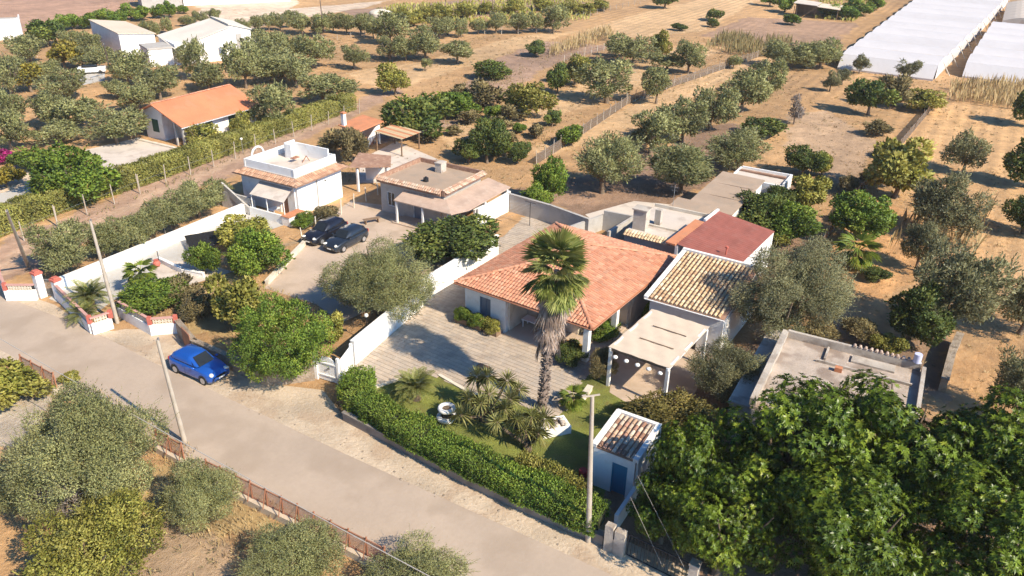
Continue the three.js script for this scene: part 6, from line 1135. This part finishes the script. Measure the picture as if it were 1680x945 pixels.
{ // brown roadside fence on a low concrete wall
  M.plinth = material('tan_plinth', { map: varied([0.5, 0.41, 0.31], 0.1, 3), roughness: 0.95 });
  const F = (label, a, b, n) => {
    const O = a, t = thing('roadside_fence', label, 'fence', O, -Math.atan2(b[1] - a[1], b[0] - a[0]) * 180 / Math.PI, 'brown roadside fence runs'), L = dist2(a, b), w = L / n;
    part('plinth', [bx(L, 0.4, 0.34, L / 2, 0, 0.36)], M.plinth, t);
    for (let i = 0; i <= n; i++) part('post', [bx(0.07, 1.15, 0.07, i * w, 0.401, 0.3), rod(V(i * w, 1.5, 0.3), V(i * w, 0.41, 0.62), 0.025)], M.rust, t);
    for (let i = 0; i < n; i++) { const p = part('panel', bx(w - 0.1, 0.86, 0.015, (i + 0.5) * w, 0.5, 0.3), M.rustPanel, t); part('rail', bx(w - 0.09, 0.05, 0.05, (i + 0.5) * w, 1.37, 0.3), M.rust, p); part('rail', bx(w - 0.09, 0.04, 0.04, (i + 0.5) * w, 0.45, 0.3), M.rust, p); }
  };
  M.rustPanel = material('orange_brown_panel', { map: varied([0.56, 0.28, 0.17], 0.1, 1.5, { rgb: [0.46, 0.21, 0.12], most: 0.5 }), roughness: 0.8, opacity: 0.42, transparent: true });
  F('brown panelled fence run at the left edge of the road', [-30.15,-41.66], [-27.11,-39.77], 3);
  F('brown panelled fence run between the two near olives', [-18.9,-34.63], [-17.07,-33.5], 2);
  F('brown panelled fence run along the near road edge', [-15.31,-32.19], [-5.3,-26.51], 11);
}
// ------------------------------------------------------------------ field fences
function wireFence(label, pts, step, h, postMat, wires = 3, screen) {
  const O = pts[0], t = thing('wire_fence', label, 'fence', O, 0, 'post and wire field fences'), r = rng(Math.round(O[0] * 31 + O[1] * 7) + 40000);
  for (let i = 0; i + 1 < pts.length; i++) {
    const a = [pts[i][0] - O[0], pts[i][1] - O[1]], b = [pts[i + 1][0] - O[0], pts[i + 1][1] - O[1]], L = dist2(a, b), n = Math.max(1, Math.round(L / step));
    for (let k = 0; k <= n; k++) { const [x, z] = lerp2(a, b, k / n); part('post', rod(V(x, 0, z), V(x + (r() - 0.5) * 0.2, h * (0.9 + r() * 0.25), z + (r() - 0.5) * 0.2), 0.06, 0.05, 6), postMat, t); }
    if (wires) part('wire', Array.from({ length: wires }, (_, k) => rod(V(a[0], h * (k + 1) / (wires + 0.5), a[1]), V(b[0], h * (k + 1) / (wires + 0.5), b[1]), 0.012, 0.012, 4)), M.greyMetal, t);
    if (screen) part('netting', run([a, b], 0.02, h * 0.8, 0.03)[0], screen, t);
  }
  return t;
}
M.net = material('brown_netting', { color: C(0.2, 0.15, 0.11), roughness: 1, opacity: 0.55, transparent: true });
wireFence('concrete posts standing along the long clipped hedge', [[-42.99,-58.58], [-40.56,-64.95], [-36.94,-73.61], [-29.85,-88.2], [-21.12,-105.88]], 3.4, 1.9, M.pole, 1);
wireFence('netted wire fence running back past the clipped round tree', [[25.71,-61.69], [34.49,-76.13], [40.57,-85.12], [62.45,-118.17]], 2.2, 1.4, M.wood, 2, M.net);
wireFence('grey post fence along the sandy strip behind the dark round bush', [[2.42,-85.62], [7.52,-96.07], [15.91,-113.92], [24.82,-126.4], [46.24,-153.88]], 2.4, 1.5, M.pole, 2, M.net);
wireFence('pale post fence in front of the far olives', [[-6.93,-171.35], [0.07,-172.29], [7.9,-176.45]], 4, 1.6, M.cream, 2);
wireFence('pale post fence behind the yellow-green tree', [[8.22,-142.19], [16.39,-155.18]], 2.6, 1.6, M.cream, 2);
wireFence('fence posts along the weedy plot at the top', [[13.59,-194.51], [32.76,-225.49]], 3.5, 1.3, M.pole, 2);
wireFence('thin wire fence between white terrace house and parking yard', [[-18.12,-62.45], [-16.2,-69.36], [-13.63,-74.78]], 2.2, 1.5, M.cream, 2);
wireFence('low post fence before the far brown olives', [[-37.84,-158.74], [-28.49,-166.97]], 3, 1.2, M.pole, 2);
// ------------------------------------------------------------------ poles and cables
function utilityPole(label, base, top, h, lamp) {
  const t = thing('utility_pole', label, 'pole', base, 0, 'concrete utility poles');
  part('shaft', rod(V(0, 0, 0), V(top[0] - base[0], h, top[1] - base[1]), 0.145, 0.085, 12), M.pole, t);
  if (lamp) part('crossarm', [bx(0.7, 0.05, 0.07, top[0] - base[0], h, top[1] - base[1], 0.3), bx(0.2, 0.06, 0.12, top[0] - base[0] - 0.36, h + 0.02, top[1] - base[1] + 0.08, 0.3)], M.pole, t);
  else part('insulator', cyl(0.05, 0.05, 0.16, top[0] - base[0] + 0.05, h - 0.05, top[1] - base[1]), M.greyMetal, t);
  return t;
}
utilityPole('leaning pole at the left edge by the first breeze block wall', [-38.72,-56.83], [-34.33,-49.82], 7.6);
utilityPole('tall leaning concrete pole between the breeze block walls', [-27.62,-48.15], [-27.87,-48.22], 7.7);
utilityPole('leaning concrete pole on the near road edge by the olive', [-17.91,-35.04], [-18.15,-34.87], 6.8);
utilityPole('upright grey concrete pole beside the small tiled tool shed', [3.93,-28.39], [3.57,-28.37], 8.4, true);
utilityPole('thin white pole before the white monopitch building', [-64.9,-127.72], [-60.48,-118.76], 6.0);
utilityPole('thin distant pole in the upper grove', [-40.19,-169.87], [-37.08,-155.93], 8);
utilityPole('thin distant pole above the weedy plot', [-6.09,-201.29], [-6.15,-192.6], 6);
{
  const cable = (label, a, ha, b, hb, sag, r0) => { const O = a, n = 14, pts = []; for (let i = 0; i <= n; i++) { const u = i / n, [x, z] = lerp2(a, b, u); pts.push(V(x - O[0], ha + (hb - ha) * u - sag * 4 * u * (1 - u), z - O[1])); } const g = new THREE.TubeGeometry(new THREE.CatmullRomCurve3(pts), 40, r0, 5); const m = part('overhead_cable', g, M.cablePale, scene); m.position.set(O[0], 0, O[1]); tag(m, label, 'cable'); };
  M.cablePale = plain('pale_cable', [0.42, 0.38, 0.33], 0.7);
  cable('pale overhead cable crossing above the brown roadside fence', [-31.77,-39.85], 5, [-1.52,-20.57], 5, 0.25, 0.022);
  cable('thin wire slanting over the iron gate at lower right', [5.94,-28.49], 4, [7.66,-24.99], 2, 0, 0.007);
  cable('second thin wire slanting down to the iron gate', [5.43,-27.06], 4, [6.97,-26.1], 1, 0, 0.007);
}
{ // stone pillars at the lower right gate
  const p = thing('stone_pillar', 'notched pale stone pillar beside the dark iron gate', 'pillar', [5.06,-27.76], -31); part('shaft', [bx(0.42, 1.55, 0.35, -0.24, 0, 0), bx(0.5, 1.45, 0.35, 0.3, 0, 0.002), bx(0.2, 0.9, 0.3, 0.04, 0, 0)], M.concrete, p);
  const q = thing('stone_pillar', 'grey stone pillar at the right end of the iron gate', 'pillar', [8.34,-25.63], -31); part('shaft', bx(0.4, 1.5, 0.4), M.concrete, q); part('cap', bx(0.46, 0.1, 0.46, 0, 1.501), M.concrete, q);
}
// ------------------------------------------------------------------ cars
function car(label, pos, heading, paint, group, o = {}) {
  const t = thing('parked_car', label, 'car', pos, heading, group), L = o.L ?? 4.0, W = o.W ?? 1.72, H = o.H ?? 1.5, wb = o.wb ?? 2.53, wr = o.wr ?? 0.31;
  // x forward, z across; lower body from stations, upper from tapered stations
  const body = (st) => { // st: [x, halfWidth, ySill, yWaist, yTop]
    const pos3 = [], idx = [], K = 10;
    const ring = ([x, w, y0, y1, wt, yt]) => [[x, y0, -w * 0.93], [x, y0 + 0.12, -w], [x, (y0 + y1) / 2, -w * 1.01], [x, y1, -w * 0.965], [x, yt, -wt], [x, yt + 0.015, 0], [x, yt, wt], [x, y1, w * 0.965], [x, (y0 + y1) / 2, w * 1.01], [x, y0 + 0.12, w], [x, y0, w * 0.93]];
    st.forEach((s) => ring(s).forEach((p) => pos3.push(...p)));
    const n = 11; for (let i = 0; i + 1 < st.length; i++) for (let k = 0; k < n; k++) { const a = i * n + k, b = i * n + (k + 1) % n, c = a + n, d = b + n; idx.push(a, b, c, b, d, c); }
    for (const e of [0, st.length - 1]) for (let k = 1; k + 1 < n; k++) e ? idx.push(e * n, e * n + k + 1, e * n + k) : idx.push(0, k, k + 1);
    const g = new THREE.BufferGeometry(); g.setAttribute('position', new THREE.Float32BufferAttribute(pos3, 3)); g.setIndex(idx); g.computeVertexNormals(); g.setAttribute('uv', new THREE.BufferAttribute(new Float32Array(pos3.length / 3 * 2), 2)); return g;
  };
  const w = W / 2, f = L / 2, hood = o.hood ?? 0.98, belt = o.belt ?? 0.98, y0 = 0.2;
  const low = body([[-f, w * 0.72, 0.38, 0.62, w * 0.7, 0.82], [-f + 0.06, w * 0.86, 0.3, 0.7, w * 0.8, 0.95], [-f + 0.3, w * 0.97, y0, 0.8, w * 0.88, belt + 0.02], [-wb / 2 - 0.1, w, y0, 0.82, w * 0.9, belt], [0, w, y0, 0.82, w * 0.9, belt - 0.02], [wb / 2 - 0.45, w, y0, 0.82, w * 0.9, hood], [wb / 2, w, y0, 0.8, w * 0.86, hood - 0.05], [f - 0.35, w * 0.95, y0, 0.72, w * 0.8, hood - 0.16], [f - 0.1, w * 0.82, 0.24, 0.6, w * 0.68, hood - 0.3], [f, w * 0.66, 0.32, 0.5, w * 0.55, hood - 0.42]]);
  part('body', low, paint, t);
  const b0 = belt - 0.04, xf = o.xf ?? 0.78, xr = o.xr ?? -f + 0.22;
  const cab = body([[xr, w * 0.8, b0, b0 + 0.03, w * 0.74, b0 + 0.06], [xr + 0.28, w * 0.86, b0, b0 + 0.2, w * 0.68, H - 0.12], [xr + 0.6, w * 0.87, b0, b0 + 0.24, w * 0.66, H - 0.02], [-0.2, w * 0.88, b0, b0 + 0.24, w * 0.66, H], [0.15, w * 0.88, b0, b0 + 0.22, w * 0.65, H - 0.05], [xf, w * 0.84, b0, b0 + 0.03, w * 0.74, b0 + 0.05]]);
  part('cabin', cab, paint, t);
  const q3 = (a, b, c, d) => slab([a, b, c, d], 0.012), G3 = M.glass, up = 0.012;
  const wy = (k) => b0 + 0.05 + (H - b0 - 0.08) * k;
  part('windscreen', q3(V(xf + 0.0, b0 + 0.06, w * 0.66), V(xf + 0.0, b0 + 0.06, -w * 0.66), V(0.17, H - 0.05, -w * 0.57), V(0.17, H - 0.05, w * 0.57)).translate(0.03, 0.03, 0), G3, t);
  part('rear_window', q3(V(xr + 0.02, b0 + 0.12, -w * 0.62), V(xr + 0.02, b0 + 0.12, w * 0.62), V(xr + 0.27, H - 0.15, w * 0.56), V(xr + 0.27, H - 0.15, -w * 0.56)).translate(-0.03, 0.02, 0), G3, t);
  for (const s of [-1, 1]) {
    const sideGlass = (x0, x1, x2, x3) => { const lo = b0 + 0.06, z0 = s * (w * 0.865 + 0.012), hi = H - 0.16, z1 = s * (w * 0.705 + 0.012), P = s > 0 ? [V(x0, lo, z0), V(x1, lo, z0), V(x2, hi, z1), V(x3, hi, z1)] : [V(x1, lo, z0), V(x0, lo, z0), V(x3, hi, z1), V(x2, hi, z1)]; return slab(P, 0.012); };
    part('side_window', sideGlass(-0.28, xf - 0.2, 0.12, -0.28), G3, t);
    part('side_window', sideGlass(xr + 0.45, -0.36, -0.36, xr + 0.62), G3, t);
    const m = part('mirror', bx(0.14, 0.12, 0.18, xf - 0.2, b0 + 0.04, s * (w + 0.08), 0, 0.03), paint, t);
    part('headlight', (() => { const g = new THREE.SphereGeometry(1, 10, 8); g.scale(0.22, 0.085, 0.14); g.rotateY(s * -0.5); g.translate(f - 0.22, hood - 0.24, s * w * 0.66); return g; })(), M.copper, t);
    part('tail_light', bx(0.06, 0.28, 0.16, -f + 0.06, 0.68, s * w * 0.76, 0, 0.02), M.tail, t);
    part('door_line', bx(0.012, 0.5, 0.01, -0.3, 0.35, s * (w * 1.006 + 0.002)), M.darkMetal, t);
    part('door_handle', bx(0.16, 0.03, 0.03, -0.5, 0.78, s * (w + 0.005)), paint, t);
    for (const x of [-wb / 2, wb / 2]) {
      const wg = new THREE.Group(); wg.name = 'wheel'; t.add(wg); wg.position.set(x, wr, s * (w - 0.085));
      const ty = new THREE.CylinderGeometry(wr, wr, 0.2, 22); ty.rotateX(Math.PI / 2); part('tyre', ty, M.tyre, wg);
      const rm = new THREE.CylinderGeometry(wr * 0.66, wr * 0.62, 0.03, 16); rm.rotateX(Math.PI / 2); rm.translate(0, 0, s * 0.102); part('rim', rm, M.rim, wg);
      const arch = new THREE.TorusGeometry(wr + 0.045, 0.03, 6, 16, Math.PI); arch.translate(x, wr, s * (w - 0.005)); part('wheel_arch', arch, o.arch ?? M.darkMetal, t);
    }
  }
  part('grille', bx(0.05, 0.12, 0.62, f - 0.02, 0.5, 0), M.darkMetal, t); part('bumper', bx(0.1, 0.12, W * 0.62, f - 0.05, 0.3, 0, 0, 0.03), o.arch ?? M.darkMetal, t);
  part('number_plate', bx(0.02, 0.1, 0.42, f + 0.012, 0.39, 0), M.whitePaint, t);
  return t;
}
M.tyre = plain('tyre_rubber', [0.02, 0.02, 0.02], 0.9); M.rim = plain('alloy_rim', [0.55, 0.55, 0.56], 0.35, { metalness: 0.7 }); M.tail = plain('red_lamp', [0.4, 0.01, 0.01], 0.3);
const paintOf = (name, rgb) => material(name, { color: C(...rgb), roughness: 0.35, clearcoat: 1, clearcoatRoughness: 0.06, metalness: 0.2 });
car('bright blue hatchback parked on the verge in front of the rough wall', [([-21.08,-41.9][0] + [-19.04,-40.82][0]) / 2 + 0.45, ([-21.08,-41.9][1] + [-19.04,-40.82][1]) / 2 - 0.76], -30, paintOf('blue_car_paint', [0.012, 0.09, 0.4]));
car('black car parked left, its bonnet facing the yard', [[-17.06,-63.56][0] + 0.6, [-17.06,-63.56][1] - 0.3], -120, paintOf('black_car_paint', [0.012, 0.013, 0.02]), 'dark cars in the parking yard', { L: 4.4, H: 1.55, wb: 2.65 });
car('dark grey car parked right beside the black car, partly behind the olive', [[-14.94,-62.11][0] + 0.6, [-14.94,-62.11][1] - 0.3], -120, paintOf('grey_car_paint', [0.02, 0.028, 0.04]), 'dark cars in the parking yard', { L: 4.3, H: 1.5, wb: 2.6 });
{
  const t = thing('covered_car', 'white car with a dark windscreen in the left grove by the white paving', 'car', [-67.16,-126.56], 20); part('body', bx(4.0, 0.75, 1.7, 0, 0.25, 0, 0, 0.15), M.whitePaint, t); part('cabin', bx(2.2, 0.55, 1.5, -0.2, 0.9, 0, 0, 0.2), M.glass, t); for (const [x, z] of [[-1.25, 0.75], [1.25, 0.75], [-1.25, -0.75], [1.25, -0.75]]) { const g = new THREE.CylinderGeometry(0.3, 0.3, 0.2, 14); g.rotateX(Math.PI / 2); g.translate(x, 0.3, z); part('wheel', g, M.tyre, t); }
}
// ------------------------------------------------------------------ small garden things
{
  const t = thing('tyre_planter', 'stack of two white painted tyres used as a planter on the lawn', 'planter', [-3.64,-37.82], 0), tor = (R, r0, y) => { const g = new THREE.TorusGeometry(R, r0, 12, 28); g.rotateX(Math.PI / 2); g.translate(0, y, 0); return g; };
  part('tyre', tor(0.46, 0.16, 0.17), M.whitePaint, t); part('tyre', tor(0.4, 0.14, 0.78), M.whitePaint, t); part('drum', cyl(0.3, 0.3, 0.6, 0, 0.05, 0, 16), M.tyre, t); part('soil', cyl(0.3, 0.3, 0.04, 0, 0.76, 0, 16), M.soil, t);
  const g = thing('drain_cover', 'square brown drain cover set in the paving', 'drain cover', [-1.78,-43.41], -34, undefined, 0.026); part('frame', bx(0.9, 0.03, 0.7), M.darkMetal, g); part('plate', bx(0.78, 0.012, 0.58, 0, 0.031), M.rust, g);
  const P = [-4.08,-49.76], ca = Math.cos(rad(-34)), sa = Math.sin(rad(-34)), W2 = (x, z) => [P[0] + x * ca + z * sa, P[1] - x * sa + z * ca];
  const names = ['left planter under the grey shuttered window', 'middle planter in front of the white house wall', 'right planter at the corner of the white house wall'];
  [0.75, 2.05, 3.35].forEach((x, i) => {
    const p = W2(x, 0.05), b = thing('planter_box', 'brown trough, ' + names[i], 'planter', p, -34, 'planter troughs by the house wall');
    part('trough', [bx(1.15, 0.45, 0.06, 0, 0, 0.25), bx(1.15, 0.45, 0.06, 0, 0, -0.25), bx(0.06, 0.45, 0.44, 0.545, 0, 0), bx(0.06, 0.45, 0.44, -0.545, 0, 0)], M.wood, b); part('soil', bx(1.03, 0.36, 0.43, 0, 0.01, 0), M.soil, b);
    const c = new THREE.Mesh(crownOf(i === 2 ? 'lemon' : 'green', 'mid'), LM.broad); c.name = 'plant'; c.position.set(0, 0.62, 0); c.scale.set(0.85, 0.62, 0.6); b.add(c);
  });
  const rb = thing('raised_bed', 'low white raised bed filled with pale stones by the palm foot', 'raised bed', [2.58,-37], 20), r = rng(66); part('wall', [bx(1.7, 0.5, 0.16, 0, 0, 0.5), bx(1.7, 0.5, 0.16, 0, 0, -0.5), bx(0.16, 0.5, 0.84, -0.77, 0, 0), bx(0.16, 0.5, 0.84, 0.77, 0, 0)], M.white, rb);
  for (let i = 0; i < 34; i++) { const s = new THREE.IcosahedronGeometry(0.1 + r() * 0.08, 1); s.scale(1, 0.7, 1); s.translate((r() - 0.5) * 1.3, 0.44 + r() * 0.08, (r() - 0.5) * 0.7); part('stone', s, i % 3 ? M.concrete : M.cream, rb); }
  part('bed', bx(1.38, 0.42, 0.84, 0, 0.001, 0), M.soil, rb);
  const lw = wallThing('lawn_wall', 'low cream wall strip beside the little potted palm', [[3.97,-39.08], [5.01,-41.18]], 0.3, 0.3, M.cream);
  const pot = thing('terracotta_pot', 'orange clay pot holding the little palm', 'pot', [3.8,-39.32], 0); part('bowl', [cyl(0.22, 0.3, 0.42, 0, 0, 0, 16)], M.terracottaFlat, pot); part('rim', (() => { const g = new THREE.TorusGeometry(0.3, 0.035, 6, 18); g.rotateX(Math.PI / 2); g.translate(0, 0.42, 0); return g; })(), M.terracottaFlat, pot);
  const lamp = (label, p, h, dark) => { const l = thing('garden_lamp', label, 'lamp', p, 0, 'garden lamp posts'); part('post', cyl(0.04, 0.03, h, 0, 0, 0, 8), dark ? M.darkMetal : M.greyMetal, l); const s = new THREE.SphereGeometry(0.15, 12, 8); s.translate(0, h + 0.12, 0); part('globe', s, M.copper, l); };
  lamp('globe lamp on a post by the white boundary wall', [-9.71,-46.28], 2.0, true); lamp('globe lamp beside the olive row wall', [-30.47,-63.74], 1.2); lamp('globe lamp on the small paved terrace', [-28.55,-57.71], 1.2, true); lamp('globe lamp at the hedge end by the white terrace house', [-31,-87.18], 1.6);
  const ball2 = thing('red_pot', 'round red pot on the small paved terrace', 'pot', [-28.56,-57.25], 0); { const s = new THREE.SphereGeometry(0.3, 16, 10); s.translate(0, 0.3, 0); part('bowl', s, M.redCap, ball2); part('neck', cyl(0.15, 0.2, 0.1, 0, 0.55, 0), M.redCap, ball2); }
  const ls = thing('slatted_cover', 'dark slatted shade cover beside the grey driveway', 'cover', [-25.89,-61.37], 30); for (let i = 0; i < 12; i++) part('slat', beam(V(-1.6, 0.75, -1.4 + i * 0.25), V(1.6, 0.75, -1.4 + i * 0.25), 0.17, 0.04), M.darkMetal, ls); for (const [x, z] of [[-1.5, -1.3], [1.5, -1.3], [-1.5, 1.2], [1.5, 1.2]]) part('post', cyl(0.04, 0.04, 0.72, x, 0, z, 6), M.darkMetal, ls); part('beam', [beam(V(-1.5, 0.7, -1.4), V(-1.5, 0.7, 1.4), 0.06, 0.05), beam(V(1.5, 0.7, -1.4), V(1.5, 0.7, 1.4), 0.06, 0.05)], M.darkMetal, ls);
  const cl = thing('clothes_line', 'tall thin frame of a clothes line in the back yard', 'clothes line', [0,-65.49], 55); for (const x of [-2.6, 2.6]) part('post', [rod(V(x, 0, 0), V(x, 2.3, 0), 0.03), rod(V(x, 2.3, -0.6), V(x, 2.3, 0.6), 0.025)], M.darkMetal, cl); part('line', [-0.5, 0, 0.5].map((z) => rod(V(-2.6, 2.28, z), V(2.6, 2.28, z), 0.008, 0.008, 4)), M.greyMetal, cl);
  const tb = thing('garden_table', 'grey table standing in the recess of the white house wall', 'table', W2(5.3, -2.2), -34); part('tabletop', bx(1.5, 0.05, 0.8, 0, 0.72, 0), M.whitePaint, tb); for (const [x, z] of [[-0.65, 0.3], [0.65, 0.3], [-0.65, -0.3], [0.65, -0.3]]) part('leg', bx(0.06, 0.72, 0.06, x, 0, z), M.whitePaint, tb);
  const bn = thing('wooden_bench', 'weathered bench at the edge of the brown house yard', 'bench', [-13.01,-67.44], 30); for (let i = 0; i < 3; i++) part('plank', bx(1.6, 0.05, 0.13, 0, 0.42, -0.15 + i * 0.15), M.wood, bn); for (const x of [-0.6, 0.6]) part('leg', bx(0.08, 0.42, 0.4, x, 0, 0), M.wood, bn);
}

lit(scene);
{ const seen = new Set(); let n = 0; scene.traverse((o) => { if (o.isMesh && !seen.has(o.geometry)) { seen.add(o.geometry); n += (o.geometry.index ?? o.geometry.attributes.position).count / 3; } }); console.log('triangles', Math.round(n)); }
renderer.render(scene, camera);
